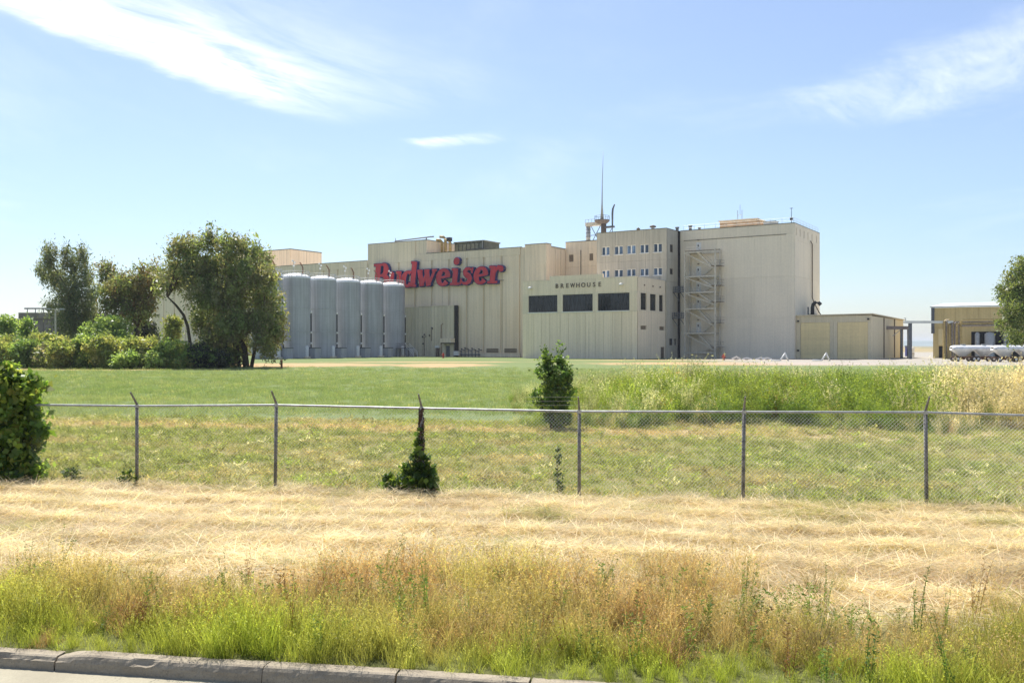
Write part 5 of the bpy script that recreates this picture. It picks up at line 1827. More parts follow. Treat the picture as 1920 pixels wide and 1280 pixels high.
def build_trees():
    d = 128.0
    bl = pblobs([(90, 482, 14, 20), (84, 512, 15, 16), (96, 530, 14, 12), (124, 478, 10, 22), (132, 492, 16, 16), (153, 484, 11, 24), (112, 520, 16, 14), (155, 515, 18, 18), (128, 545, 22, 22), (160, 548, 18, 22), (100, 575, 13, 10), (135, 580, 28, 26), (168, 585, 14, 18), (178, 552, 8, 12), (140, 615, 34, 20), (112, 560, 10, 8)], d, 3.0, 2.0, 1)
    b = P(140, 640, d)
    base = (b[0], d, -0.1)
    tree('eucalyptus_tree', 'tall ragged eucalyptus with drooping grey green tufts at the left', 'tree', base, bl, 420, 56, 0.34, 0.36, EUC,
         [([(b[0], d, -0.2), (b[0] - 0.2, d, 3.5), (b[0] + 0.1, d, 6.0)], [0.4, 0.3, 0.22])], 21, aspect=0.3, droop=0.9, tall=1.9)
    d = 120.0
    bl = pblobs([(198, 510, 13, 18), (208, 530, 16, 14), (226, 535, 20, 14), (255, 522, 24, 20), (283, 512, 16, 20), (240, 552, 26, 16), (272, 548, 22, 22), (198, 575, 8, 20), (222, 575, 18, 16), (255, 585, 26, 18), (280, 580, 14, 18), (205, 548, 12, 10), (300, 520, 14, 12)], d, 3.0, 2.0, 2)
    b = P(258, 640, d)
    tree('olive_tree', 'brownish olive tree between the eucalyptus and the big tree', 'tree', (b[0], d, -0.1), bl, 420, 48, 0.32, 0.42, OLV + [(0.20, 0.145, 0.06)],
         [([(b[0], d, -0.2), (b[0] + 0.2, d, 3.0), (b[0], d, 5.0)], [0.35, 0.28, 0.2])], 22, droop=0.6, tall=1.25)
    d = 127.0
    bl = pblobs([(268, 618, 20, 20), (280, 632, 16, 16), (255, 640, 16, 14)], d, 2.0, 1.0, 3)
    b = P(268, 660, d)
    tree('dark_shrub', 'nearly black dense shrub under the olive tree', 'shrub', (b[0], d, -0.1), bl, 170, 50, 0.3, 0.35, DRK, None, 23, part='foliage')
    d = 110.0
    bl = pblobs([(396, 442, 8, 18), (388, 462, 22, 18), (352, 462, 24, 16), (325, 468, 14, 12), (430, 462, 22, 18), (462, 468, 20, 18), (485, 490, 22, 18), (340, 500, 24, 16), (318, 525, 26, 18), (370, 505, 30, 24), (420, 505, 34, 28), (465, 515, 32, 26), (500, 525, 20, 22), (372, 548, 30, 24), (420, 555, 36, 30), (470, 560, 32, 26), (508, 565, 20, 24), (520, 598, 16, 20), (390, 595, 32, 26), (440, 605, 34, 28), (490, 605, 28, 28), (400, 640, 28, 24), (445, 640, 22, 18), (505, 640, 14, 14), (340, 520, 18, 12), (300, 530, 14, 14), (420, 672, 26, 16), (395, 668, 20, 18), (442, 668, 12, 12), (500, 655, 16, 12), (515, 625, 18, 18), (482, 640, 16, 14)], d, 3.6, 3.0, 4)
    b = P(462, 690, d)
    fk = P(440, 620, d)
    t2 = P(352, 650, d)
    br = [P(356, 640, d), P(352, 612, d), P(344, 590, d), P(330, 572, d), P(314, 556, d)]
    b0 = P(366, 690, d)
    tree('big_tree', 'big dark olive spreading tree standing in front of the left tanks', 'tree', (b[0], d, -0.1), bl, 1350, 44, 0.32, 0.38, OLV,
         [([(b[0], d, -0.2), (b[0] - 0.2, d, 2.2), fk], [0.42, 0.33, 0.22]), ([(b[0] + 0.6, d, -0.2), (b[0] + 1.0, d + 0.3, 2.4), P(488, 620, d)], [0.25, 0.2, 0.12]), ([(b[0] - 0.8, d, -0.2), (b[0] - 1.1, d, 2.5), P(415, 600, d)], [0.2, 0.17, 0.12]),
          ([b0, P(362, 665, d)] + br, [0.22, 0.22, 0.20, 0.19, 0.17, 0.14, 0.08])], 24, droop=0.6, tall=1.5)
    # hedge: rear row, then front row
    rows = [
        ([(8, 605, 14, 14), (14, 622, 14, 16), (2, 620, 16, 22)], 118, GRN, 'bright green bush at the left picture edge behind the hedge', 120),
        ([(48, 612, 10, 16), (52, 628, 11, 14)], 122, GRN, 'small upright green tree in front of the far left building', 90),
        ([(20, 645, 24, 14), (35, 655, 22, 14)], 112, YEL, 'olive yellow bush second from the left edge, in the rear of the hedge', 130),
        ([(82, 640, 22, 14), (100, 644, 22, 12), (65, 652, 16, 12)], 113, YEL, 'wide yellowish bush below the light pole', 150),
        ([(200, 608, 24, 14), (222, 612, 20, 14), (180, 622, 20, 12), (205, 628, 34, 14)], 114, LGT, 'large pale green bush rising above the middle of the hedge', 230),
        ([(326, 612, 10, 18), (322, 632, 11, 14)], 114, YEL, 'slim upright olive sapling before the grey wall left of the big tree', 90),
        ([(4, 660, 12, 18), (6, 676, 12, 12)], 106, YEL, 'clipped olive bush cut by the left picture edge', 110),
        ([(48, 655, 20, 18), (50, 674, 20, 14), (62, 660, 14, 18)], 107, GRN, 'round mid green bush left of the clipped hedge bush', 170),
        ([(82, 662, 14, 14), (84, 678, 13, 10)], 106, OLV, 'small dark bush squeezed between two round hedge bushes', 100),
        ([(118, 656, 22, 16), (120, 674, 24, 15)], 105, YEL, 'round topped yellow green bush below the eucalyptus', 190),
        ([(160, 652, 20, 24), (165, 676, 22, 14)], 106, GRN, 'dense green bush right of the round topped one', 180),
        ([(195, 650, 26, 22), (205, 674, 28, 15)], 105, YEL, 'broad olive green bush below the large pale bush', 220),
        ([(228, 680, 20, 10), (240, 672, 18, 10)], 103, LGT, 'low pale bush in front at the middle of the hedge', 120),
        ([(258, 652, 28, 16), (275, 645, 22, 12), (262, 672, 26, 14)], 105, YEL, 'leafy bush with bright tips right of the low pale bush', 210),
        ([(296, 676, 20, 14)], 103, LGT, 'small pale bush in front of the leafy hedge bush', 110),
        ([(320, 654, 26, 14), (345, 662, 26, 18), (335, 678, 30, 12)], 105, GRN + YEL, 'wide mixed green bush at the right part of the hedge', 240),
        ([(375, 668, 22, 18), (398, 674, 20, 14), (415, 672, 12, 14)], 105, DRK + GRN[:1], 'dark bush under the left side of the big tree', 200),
    ]
    for i, (lst, d, cols, lab, n) in enumerate(rows):
        bl = pblobs(lst, d, 2.2, 0.8, 40 + i)
        x = sum(b_[0] for b_ in bl) / len(bl)
        zb = float(gz(x, d))
        tree('hedge_shrub', lab, 'shrub', (x, d, zb), bl, n, 46, 0.27, 0.30, np.array(cols) * 1.3, None, 60 + i, 'shrubs of the hedge at the left', 0.55, 0.1, 'foliage', zmin=zb if lst[-1][1] > 665 else None)
    # tree cut by the right edge
    d = 118.0
    bl = pblobs([(1912, 505, 18, 16), (1895, 540, 22, 14), (1915, 545, 26, 26), (1882, 560, 14, 12), (1905, 580, 26, 24), (1890, 605, 18, 14), (1915, 620, 24, 20), (1940, 540, 30, 40), (1950, 600, 30, 40), (1935, 500, 26, 22), (1898, 522, 12, 10), (1900, 632, 14, 10)], d, 3.0, 2.0, 8)
    b = P(1932, 680, d)
    tree('right_edge_tree', 'loose grey green tree cut by the right picture edge', 'tree', (b[0], d, -0.1), bl, 430, 46, 0.30, 0.42, [(0.17, 0.22, 0.07), (0.21, 0.23, 0.085), (0.13, 0.18, 0.055)],
         [([(b[0], d, -0.2), (b[0] - 0.3, d, 3.0), P(1922, 585, d)], [0.35, 0.28, 0.2])], 25, droop=0.6)


build_trees()


def build_near_plants():
    # columnar bush beyond the fence
    d = 33.0
    bl = pblobs([(1027, 672, 8, 24), (1022, 655, 4, 16), (1051, 680, 8, 22), (1049, 660, 4, 14), (1038, 708, 25, 22), (1040, 735, 27, 20), (1038, 760, 26, 18), (1045, 784, 24, 12), (1062, 708, 8, 16), (1012, 752, 9, 8), (1006, 738, 5, 8), (1068, 690, 5, 12), (1014, 690, 5, 12), (1074, 735, 5, 9)], d, 0.7, 0.15, 9)
    b = P(1040, 800, d)
    zb = float(gz(b[0], d))
    tree('columnar_bush', 'dark glossy two tipped bush standing alone beyond the fence', 'shrub', (b[0], d, zb), bl, 380, 24, 0.10, 0.085, [(0.11, 0.20, 0.05), (0.17, 0.27, 0.06), (0.25, 0.34, 0.08), (0.11, 0.16, 0.06)], None, 31, aspect=0.6, droop=-0.3, part='foliage', stem=0.03)
    # ivy hedge swallowing the fence at the left
    d = 20.1
    bl = pblobs([(-10, 735, 40, 36), (35, 738, 32, 34), (55, 722, 18, 14), (15, 712, 20, 14), (-40, 800, 60, 60), (30, 790, 38, 40), (48, 805, 18, 30), (25, 850, 36, 40), (54, 850, 12, 22), (-30, 870, 60, 40), (62, 770, 12, 14), (40, 888, 30, 18), (78, 778, 6, 12), (84, 802, 5, 7), (70, 818, 9, 9), (66, 700, 7, 9), (28, 698, 12, 10), (8, 692, 9, 12), (76, 848, 6, 8), (66, 880, 9, 10)], d, 0.55, 0.08, 10)
    b = P(10, 915, d)
    zb = float(gz(b[0], d))
    tree('ivy_hedge', 'broad leaved ivy clump swallowing the fence at the left edge', 'shrub', (b[0], d, zb), bl, 620, 20, 0.125, 0.10, [(0.12, 0.21, 0.04), (0.18, 0.29, 0.05), (0.26, 0.36, 0.07), (0.09, 0.16, 0.035), (0.33, 0.37, 0.09)], None, 32, aspect=0.8, droop=0.5, part='foliage', zmin=zb)
    # vine climbing the third post
    p = fence_pt(2)
    zb = float(gz(p.x, p.y))
    d = p.y
    bl = pblobs([(788, 908, 29, 22), (770, 896, 16, 18), (804, 898, 13, 24), (789, 880, 19, 18), (788, 858, 11, 14), (785, 835, 6, 12), (786, 812, 3, 12), (745, 918, 22, 9), (728, 918, 9, 7), (790, 924, 28, 9), (813, 920, 8, 10), (764, 876, 8, 8), (778, 862, 6, 10)], d, 0.32, 0.05, 11)
    T = tree('climbing_vine', 'dark ivy vine climbing the middle fence post', 'vine', (p.x, p.y, zb), bl, 230, 14, 0.085, 0.05, [(0.05, 0.10, 0.022), (0.08, 0.14, 0.028), (0.14, 0.22, 0.04), (0.20, 0.28, 0.05)], None, 33, aspect=0.85, droop=0.6, part='foliage', stem=0.012, zmin=zb)
    b = MB()
    rr = random.Random(2)
    for j in range(7):
        pts = []
        ph = rr.uniform(0, 6.28)
        for i in range(12):
            z = zb + 0.6 + i * 0.11
            a = ph + i * 0.8
            pts.append((p.x + 0.05 * math.cos(a) + rr.gauss(0, .012), p.y + 0.05 * math.sin(a) - 0.01, z))
        b.tube(pts, 0.014, 4)
    for j in range(120):
        z = zb + rr.uniform(0.8, 1.78)
        a = rr.uniform(0, 6.28)
        c = Vector((p.x + 0.06 * math.cos(a), p.y + 0.06 * math.sin(a), z))
        b.tube([c, c + Vector((rr.gauss(0, .05), rr.gauss(0, .05), rr.gauss(-0.02, .05)))], [0.008, 0.002], 3)
    b.build('dead_stems', 'deadvine', T)
    # a few low weeds along the fence line
    for i, (px, py, d, lab, sc_) in enumerate(((235, 905, 19.6, 'low leafy weed at the foot of the leftmost fence post', 1.0), (132, 908, 20.2, 'low dark weed between the ivy clump and the first post', 0.8), (1046, 905, 18.6, 'thin straggly green weed left of the fourth fence post', 1.2))):
        q = P(px, 915, d)
        zb = float(gz(q[0], d))
        if i == 2:
            bl = [(q[0] + 0.01, d, zb + 0.15 + 0.12 * j, 0.07 - 0.004 * j, 0.06, 0.08) for j in range(8)]
        else:
            bl = [(q[0], d, zb + 0.08, 0.2 * sc_, 0.15, 0.12), (q[0] + 0.1, d, zb + 0.15, 0.12, 0.1, 0.1)]
        tree('low_weed', lab, 'weed', (q[0], d, zb), bl, 26, 9, 0.075, 0.04, [(0.06, 0.11, 0.02), (0.10, 0.16, 0.03), (0.14, 0.18, 0.05)], None, 80 + i, 'weeds along the fence', 0.5, 0.0, 'foliage', stem=0.006, zmin=zb)


build_near_plants()


# ------------------------------------------------------------------ grasses: scattered tufts
def blade_proto(name, n, h, hv, radius, width, lean, droop, seg=3, seed=0, heads=0.0, head_size=0.05, lie=False, leaves=0, leaf_size=0.05, head_col=(1.5, 1.4, 1.3)):
    """one tuft of blades; 'bv' holds a per blade brightness"""
    rng = np.random.default_rng(seed)
    V, Fc, Cc = [], [], []

    def quad(a, b, c, d, col):
        o = len(V)
        V.extend([a, b, c, d])
        Cc.extend([col] * 4)
        Fc.append((o, o + 1, o + 2, o + 3))
    for i in range(n):
        a = rng.uniform(0, 2 * math.pi)
        r = radius * math.sqrt(rng.uniform(0, 1))
        p = np.array([r * math.cos(a), r * math.sin(a), -0.01])
        hh = h * (1 + hv * rng.normal())
        az_ = rng.uniform(0, 2 * math.pi)
        le = abs(lean * rng.normal()) if not lie else rng.uniform(1.25, 1.54)
        if lie:
            p[2] = rng.uniform(0.0, 0.05)
        br = rng.uniform(0.7, 1.3)
        col = (br * rng.uniform(0.93, 1.07), br, br * rng.uniform(0.85, 1.1))
        w = width * rng.uniform(0.6, 1.3)
        wa = rng.uniform(0, 2 * math.pi)
        side = np.array([math.cos(wa), math.sin(wa), 0.0])
        pts = [p]
        ang = le
        for s_ in range(seg):
            dv = np.array([math.sin(ang) * math.cos(az_), math.sin(ang) * math.sin(az_), math.cos(ang)])
            pts.append(pts[-1] + dv * hh / seg)
            ang += droop * rng.uniform(0.3, 1.2) / seg if not lie else rng.normal() * 0.25
        for s_ in range(seg):
            w0 = w * (1 - s_ / seg) ** 0.6
            w1 = w * (1 - (s_ + 1) / seg) ** 0.6 if s_ + 1 < seg else w * 0.12
            quad(pts[s_] - side * w0 / 2, pts[s_] + side * w0 / 2, pts[s_ + 1] + side * w1 / 2, pts[s_ + 1] - side * w1 / 2, col)
        if leaves:
            for q in range(leaves):
                f = rng.uniform(0.15, 1.0)
                j = min(int(f * seg), seg - 1)
                c = pts[j] + (pts[j + 1] - pts[j]) * (f * seg - j)
                la = rng.uniform(0, 2 * math.pi)
                lu = rng.uniform(0.1, 0.9)
                dv = np.array([math.cos(la), math.sin(la), lu])
                dv = dv / np.linalg.norm(dv)
                sd = np.cross(dv, rng.normal(size=3))
                sd = sd / (np.linalg.norm(sd) + 1e-9)
                ls = leaf_size * rng.uniform(0.5, 1.3)
                lb = rng.uniform(0.75, 1.3)
                quad(c, c + dv * ls * 0.5 + sd * ls * 0.16, c + dv * ls, c + dv * ls * 0.5 - sd * ls * 0.16, (lb, lb, lb))
        if heads and rng.uniform() < heads:
            for q in range(5):
                c = pts[-1] - (pts[-1] - pts[-2]) * rng.uniform(0, 0.9)
                dv = np.array([rng.normal() * 0.5 + math.cos(az_) * 0.7, rng.normal() * 0.5 + math.sin(az_) * 0.7, -0.5 + rng.normal() * 0.5])
                dv = dv / np.linalg.norm(dv)
                sd = np.cross(dv, rng.normal(size=3))
                sd = sd / (np.linalg.norm(sd) + 1e-9)
                hs = head_size * rng.uniform(0.6, 1.3)
                quad(c, c + dv * hs * 0.5 + sd * hs * 0.17, c + dv * hs, c + dv * hs * 0.5 - sd * hs * 0.17, head_col)
    me = bpy.data.meshes.new(name)
    me.from_pydata([tuple(p) for p in V], [], Fc)
    at = me.attributes.new('bv', 'FLOAT_COLOR', 'POINT')
    at.data.foreach_set('color', np.concatenate([np.array(Cc), np.ones((len(Cc), 1))], 1).astype(np.float32).ravel())
    me.materials.append(M['grass'])
    return bpy.data.objects.new(name, me)


def scatter(name, label, cat, protos, pts, rot, scl, tint, idx=None):
    """one object that repeats a few tufts over many points"""
    n = len(pts)
    c = bpy.data.collections.new(name + '_tufts')
    for i, p in enumerate(protos):
        p.name = '%s_tuft_%02d' % (name, i)
        c.objects.link(p)
    me = bpy.data.meshes.new(name)
    me.vertices.add(n)
    me.vertices.foreach_set('co', np.ascontiguousarray(pts, np.float32).ravel())
    me.attributes.new('rot', 'FLOAT_VECTOR', 'POINT').data.foreach_set('vector', np.ascontiguousarray(rot, np.float32).ravel())
    me.attributes.new('scl', 'FLOAT_VECTOR', 'POINT').data.foreach_set('vector', np.ascontiguousarray(scl, np.float32).ravel())
    me.attributes.new('tint', 'FLOAT_COLOR', 'POINT').data.foreach_set('color', np.concatenate([tint, np.ones((n, 1))], 1).astype(np.float32).ravel())
    if idx is None:
        idx = RNG.integers(0, len(protos), n)
    me.attributes.new('idx', 'INT', 'POINT').data.foreach_set('value', np.ascontiguousarray(idx, np.int32))
    me.materials.append(M['grass'])
    o = bpy.data.objects.new(name, me)
    COL.objects.link(o)
    ng = bpy.data.node_groups.new(name + '_nodes', 'GeometryNodeTree')
    ng.interface.new_socket('Geometry', in_out='INPUT', socket_type='NodeSocketGeometry')
    ng.interface.new_socket('Geometry', in_out='OUTPUT', socket_type='NodeSocketGeometry')
    gi, go = ng.nodes.new('NodeGroupInput'), ng.nodes.new('NodeGroupOutput')
    ip = ng.nodes.new('GeometryNodeInstanceOnPoints')
    ci = ng.nodes.new('GeometryNodeCollectionInfo')
    ci.inputs['Collection'].default_value = c
    ci.inputs['Separate Children'].default_value = True
    ci.inputs['Reset Children'].default_value = True
    ip.inputs['Pick Instance'].default_value = True

    def attr(nm, ty):
        a = ng.nodes.new('GeometryNodeInputNamedAttribute')
        a.data_type = ty
        a.inputs['Name'].default_value = nm
        return a.outputs[0]
    L = ng.links.new
    L(gi.outputs[0], ip.inputs['Points'])
    L(ci.outputs[0], ip.inputs['Instance'])
    L(attr('idx', 'INT'), ip.inputs['Instance Index'])
    e2r = ng.nodes.new('FunctionNodeEulerToRotation')
    L(attr('rot', 'FLOAT_VECTOR'), e2r.inputs[0])
    L(e2r.outputs[0], ip.inputs['Rotation'])
    L(attr('scl', 'FLOAT_VECTOR'), ip.inputs['Scale'])
    L(ip.outputs[0], go.inputs[0])
    md = o.modifiers.new('scatter', 'NODES')
    md.node_group = ng
    tag(o, label, cat, kind='stuff')
    return o


def vnoise(x, y, f, seed):
    """smooth value noise in numpy, 0..1"""
    r = np.random.default_rng(seed)
    tab = r.uniform(0, 1, (256, 256))
    x, y = np.asarray(x) * f + 57.3, np.asarray(y) * f + 91.7
    xi, yi = np.floor(x).astype(int), np.floor(y).astype(int)
    fx, fy = x - xi, y - yi
    fx, fy = fx * fx * (3 - 2 * fx), fy * fy * (3 - 2 * fy)
    g = lambda a, b: tab[a % 256, b % 256]
    return (g(xi, yi) * (1 - fx) + g(xi + 1, yi) * fx) * (1 - fy) + (g(xi, yi + 1) * (1 - fx) + g(xi + 1, yi + 1) * fx) * fy


def fbm(x, y, f, seed):
    return 0.55 * vnoise(x, y, f, seed) + 0.3 * vnoise(x, y, f * 2.1, seed + 1) + 0.15 * vnoise(x, y, f * 4.3, seed + 2)


def wedge(t0, t1, density, rng, margin=2.0, xmin=None, xmax=None):
    """random points in the strip t0..t1, as wide as the view there plus a margin"""
    margin = margin + 5.0
    wmax = t1 * 0.60 + margin + 2
    n = int(density * (t1 - t0) * 2 * wmax)
    s, t = rng.uniform(-wmax * 1.12, wmax * 1.0, n), rng.uniform(t0, t1, n)
    x = s * math.cos(KA) + t * math.sin(KA)
    y = -s * math.sin(KA) + t * math.cos(KA)
    ok = (np.abs(x) < y * 0.575 + margin) & (y > 1)
    x, y, s, t = x[ok], y[ok], s[ok], t[ok]
    return x, y, s, t


def mixc(a, b, f):
    f = np.clip(f, 0, 1)[:, None]
    return np.array(a)[None] * (1 - f) + np.array(b)[None] * f if np.ndim(a) == 1 else a * (1 - f) + np.array(b)[None] * f


def place(x, y, rng, tilt=0.15):
    z = gz(x, y)
    n = len(x)
    rot = np.stack([rng.normal(0, tilt, n), rng.normal(0, tilt, n), rng.uniform(0, 2 * math.pi, n)], 1)
    return np.stack([x, y, z], 1), rot


def build_grass():
    rng = np.random.default_rng(77)
    LUSH, OLIVE, BROWN, RUST, STRAW, PALE = (0.33, 0.395, 0.07), (0.39, 0.38, 0.12), (0.43, 0.335, 0.18), (0.36, 0.235, 0.125), (0.68, 0.57, 0.36), (0.86, 0.77, 0.58)
    # ---- verge by the kerb: lush green turning olive and brown
    pr = [blade_proto('a', 34, 0.34, 0.3, 0.11, 0.0075, 0.30, 0.9, 4, 1), blade_proto('a', 30, 0.40, 0.3, 0.10, 0.006, 0.22, 0.6, 4, 2, 0.35, 0.022), blade_proto('a', 26, 0.27, 0.3, 0.12, 0.0085, 0.5, 1.2, 4, 3),
          blade_proto('a', 30, 0.44, 0.25, 0.09, 0.005, 0.25, 0.5, 4, 4, 0.8, 0.026)]
    x, y, s, t = wedge(6.46, 8.3, 185, rng, 1.0)
    n1 = fbm(s, t, 0.7, 5)
    edge = 7.05 + 1.3 * (n1 - 0.5) * 2 - 0.25 * np.sin(s * 0.7 + 1)
    keep = rng.uniform(0, 1, len(x)) < np.maximum(np.clip(0.45 + 1.4 * (fbm(s, t, 1.4, 7) - 0.15), 0, 1), t < 7.2)
    x, y, s, t, edge = x[keep], y[keep], s[keep], t[keep], edge[keep]
    p, rot = place(x, y, rng)
    n2 = fbm(s, t, 1.1, 9)
    c = mixc(np.tile(LUSH, (len(x), 1)), OLIVE, (n2 - 0.30) * 2.0)
    thin = rng.uniform(0, 1, len(x)) < np.clip((8.4 - t) / 0.9, 0.1, 1)
    x, y, s, t, edge, n2, c, p, rot = x[thin], y[thin], s[thin], t[thin], edge[thin], n2[thin], c[thin], p[thin], rot[thin]
    c = mixc(c, BROWN, np.clip((t - edge) / 0.7 + 0.25, 0, 1) * np.clip(0.5 + n2, 0, 1))
    red = (fbm(s, t, 1.6, 12) > 0.68) & (rng.uniform(0, 1, len(x)) < 0.4)
    c[red] = np.array(RUST)
    c *= rng.uniform(0.55, 1.35, (len(x), 1))
    hgt = (0.30 + 0.75 * fbm(s, t, 0.95, 15) ** 1.6) * np.clip((t - 6.30) / 0.5, 0.8, 1.0)
    sc = hgt * rng.uniform(0.8, 1.2, len(x))
    scatter('verge_grass', 'uncut green and olive grass along the kerb', 'grass', pr, p, rot, np.stack([sc, sc, sc], 1), c)
    # ---- dry tall grass in the middle of the verge
    pr = [blade_proto('b', 30, 0.42, 0.3, 0.13, 0.0055, 0.30, 0.6, 4, 11, 0.9, 0.028), blade_proto('b', 26, 0.36, 0.35, 0.13, 0.006, 0.45, 1.0, 4, 12, 0.5, 0.026), blade_proto('b', 34, 0.30, 0.3, 0.15, 0.006, 0.6, 1.0, 4, 13), blade_proto('b', 110, 0.36, 0.25, 0.10, 0.006, 0.55, 1.1, 4, 14, 0.35, 0.028)]
    x, y, s, t = wedge(6.9, 12.6, 100, rng, 1.2)
    n1 = fbm(s, t, 0.75, 25)
    lim = 9.9 + 3.4 * (fbm(s, t * 0.3, 0.35, 27) - 0.5) * 2
    dens = np.clip((n1 - 0.40) * 5.5, 0.05, 1) * np.clip((lim - t) / 1.6, 0, 1)
    keep = rng.uniform(0, 1, len(x)) < dens
    x, y, s, t, n1 = x[keep], y[keep], s[keep], t[keep], n1[keep]
    p, rot = place(x, y, rng)
    n2 = fbm(s, t, 0.8, 29)
    c = mixc(np.tile(BROWN, (len(x), 1)), OLIVE, (n2 - 0.45) * 4.0)
    c = mixc(c, STRAW, np.clip((t - 8.3) / 2.6, 0, 1) * rng.uniform(0.2, 1.0, len(x)))
    red = (fbm(s, t, 1.2, 32) > 0.54) & (rng.uniform(0, 1, len(x)) < 0.55)
    c[red] = np.array(RUST) * 1.05
    c *= rng.uniform(0.55, 1.3, (len(x), 1))
    ix = np.where(rng.uniform(0, 1, len(x)) < 0.05, 3, rng.integers(0, 3, len(x)))
    c[ix == 3] *= 0.8
    sc = (0.04 + 1.30 * n1 ** 1.7 + 0.16 * (ix == 3)) * rng.uniform(0.65, 1.3, len(x)) * np.clip(1.2 - (t - 7.6) * 0.12, 0.45, 1)
    scatter('dry_grass', 'standing brown and rusty dry grass in the middle of the verge', 'grass', pr, p, rot, np.stack([sc, sc, sc], 1), c, ix)
    # ---- cut hay lying flat
    pr = [blade_proto('c', 26, 0.36, 0.3, 0.22, 0.0095, 0, 0, 3, 21, lie=True), blade_proto('c', 24, 0.46, 0.3, 0.24, 0.009, 0, 0, 3, 22, lie=True), blade_proto('c', 26, 0.10, 0.4, 0.18, 0.006, 0.5, 0.8, 3, 23)]
    x, y, s, t = wedge(7.6, 18.75, 66, rng, 1.5)
    keep = rng.uniform(0, 1, len(x)) < np.clip((t - 7.4) / 3.0, 0.12, 1) * np.clip((19.0 - t + 0.5 * np.sin(s * 1.3)) / 0.7, 0, 1)
    x, y, s, t = x[keep], y[keep], s[keep], t[keep]
    p, rot = place(x, y, rng, 0.08)
    row = np.maximum(0, np.sin(2 * math.pi * (t + 0.25 * np.sin(0.6 * s)) / 1.55)) ** 2
    p[:, 2] += 0.09 * row * rng.uniform(0, 1, len(x)) * fbm(s, t, 0.8, 37) * 1.6
    n2 = fbm(s * 0.35, t, 0.9, 35)
    c = mixc(np.tile((0.54, 0.42, 0.26), (len(x), 1)), PALE, (n2 - 0.25) * 1.5 + row * 0.5 + rng.normal(0, 0.25, len(x)))
    gr = (fbm(s, t, 0.7, 44) > 0.66) & (rng.uniform(0, 1, len(x)) < 0.5)
    c[gr] = np.array(OLIVE) * 1.1
    c *= rng.uniform(0.55, 1.2, (len(x), 1))
    sc = rng.uniform(0.7, 1.3, len(x))
    idx = np.where(rng.uniform(0, 1, len(x)) < 0.12, 2, rng.integers(0, 2, len(x)))
    scatter('cut_hay', 'pale cut hay lying in rows in front of the fence', 'hay', pr, p, rot, np.stack([sc, sc, sc * 0.6], 1), c, idx)
    # ---- mown weeds beyond the fence
    pr = [blade_proto('d', 30, 0.13, 0.4, 0.20, 0.008, 0.6, 0.9, 2, 31), blade_proto('d', 26, 0.10, 0.4, 0.22, 0.010, 0.9, 0.9, 2, 32), blade_proto('d', 14, 0.11, 0.4, 0.16, 0.006, 0.5, 0.5, 2, 33, leaves=5, leaf_size=0.06), blade_proto('d', 26, 0.20, 0.4, 0.25, 0.007, 0, 0, 2, 34, lie=True)]
    x, y, s, t = wedge(18.1, 35.5, 34, rng, 1.5)
    p, rot = place(x, y, rng, 0.12)
    n2 = fbm(s * 0.6, t, 0.55, 45)
    c = mixc(np.tile((0.27, 0.305, 0.085), (len(x), 1)), (0.46, 0.38, 0.20), (n2 - 0.48) * 3.2 + rng.normal(0, 0.28, len(x)))
    band = np.exp(-((t - 31.5 + 1.0 * (fbm(s * 0.3, t * 0, 0.4, 50) - 0.5)) / 1.0) ** 2) * (0.5 + 0.6 * fbm(s * 0.3, t, 0.6, 52)) * np.clip((6 - s) / 8 + 0.4, 0.2, 1)
    c = mixc(c, (0.58, 0.44, 0.27), band * 0.8)
    bright = rng.uniform(0, 1, len(x)) < 0.10
    c[bright] = np.array((0.33, 0.41, 0.10))
    pale = rng.uniform(0, 1, len(x)) < 0.05
    c[pale] = np.array((0.62, 0.58, 0.42))
    c *= rng.uniform(0.62, 1.3, (len(x), 1))
    sc = rng.uniform(0.6, 1.3, len(x)) * (0.8 + 0.5 * fbm(s, t, 0.6, 48))
    near = np.clip(1 - np.abs(t - 18.5) / 1.2, 0, 1)
    scz = sc * (1 + 1.3 * near * fbm(s, t, 0.9, 61))
    scatter('mown_weeds', 'short mown weeds and grass just beyond the fence', 'grass', pr, p, rot, np.stack([sc, sc, scz], 1), c)
    # ---- meadow
    pr = [blade_proto('e', 40, 0.15, 0.35, 0.42, 0.011, 0.45, 0.7, 2, 41), blade_proto('e', 36, 0.13, 0.35, 0.45, 0.012, 0.6, 0.7, 2, 42), blade_proto('e', 30, 0.18, 0.35, 0.40, 0.010, 0.4, 0.6, 2, 43, 0.5, 0.03)]
    x, y, s, t = wedge(34.5, 105, 8.0, rng, 1.5)
    keep = rng.uniform(0, 1, len(x)) < np.clip((36.5 - 1.5 * np.sin(s * 0.2) - t) * -0.5 + 0.3, 0, 1) * np.clip((108 - t) / 55, 0.0, 1)
    x, y, s, t = x[keep], y[keep], s[keep], t[keep]
    p, rot = place(x, y, rng, 0.1)
    n2 = fbm(s * 0.15, t, 0.25, 65)
    c = mixc(np.tile((0.20, 0.27, 0.11), (len(x), 1)), (0.265, 0.315, 0.145), (n2 - 0.3) * 1.8 + rng.normal(0, 0.2, len(x)))
    pale = rng.uniform(0, 1, len(x)) < 0.08
    c[pale] = np.array((0.42, 0.42, 0.20))
    c *= rng.uniform(0.8, 1.2, (len(x), 1))
    sc = rng.uniform(0.7, 1.2, len(x))
    scatter('meadow_grass', 'smooth green meadow grass between fence and factory', 'grass', pr, p, rot, np.stack([sc, sc, sc], 1), c)
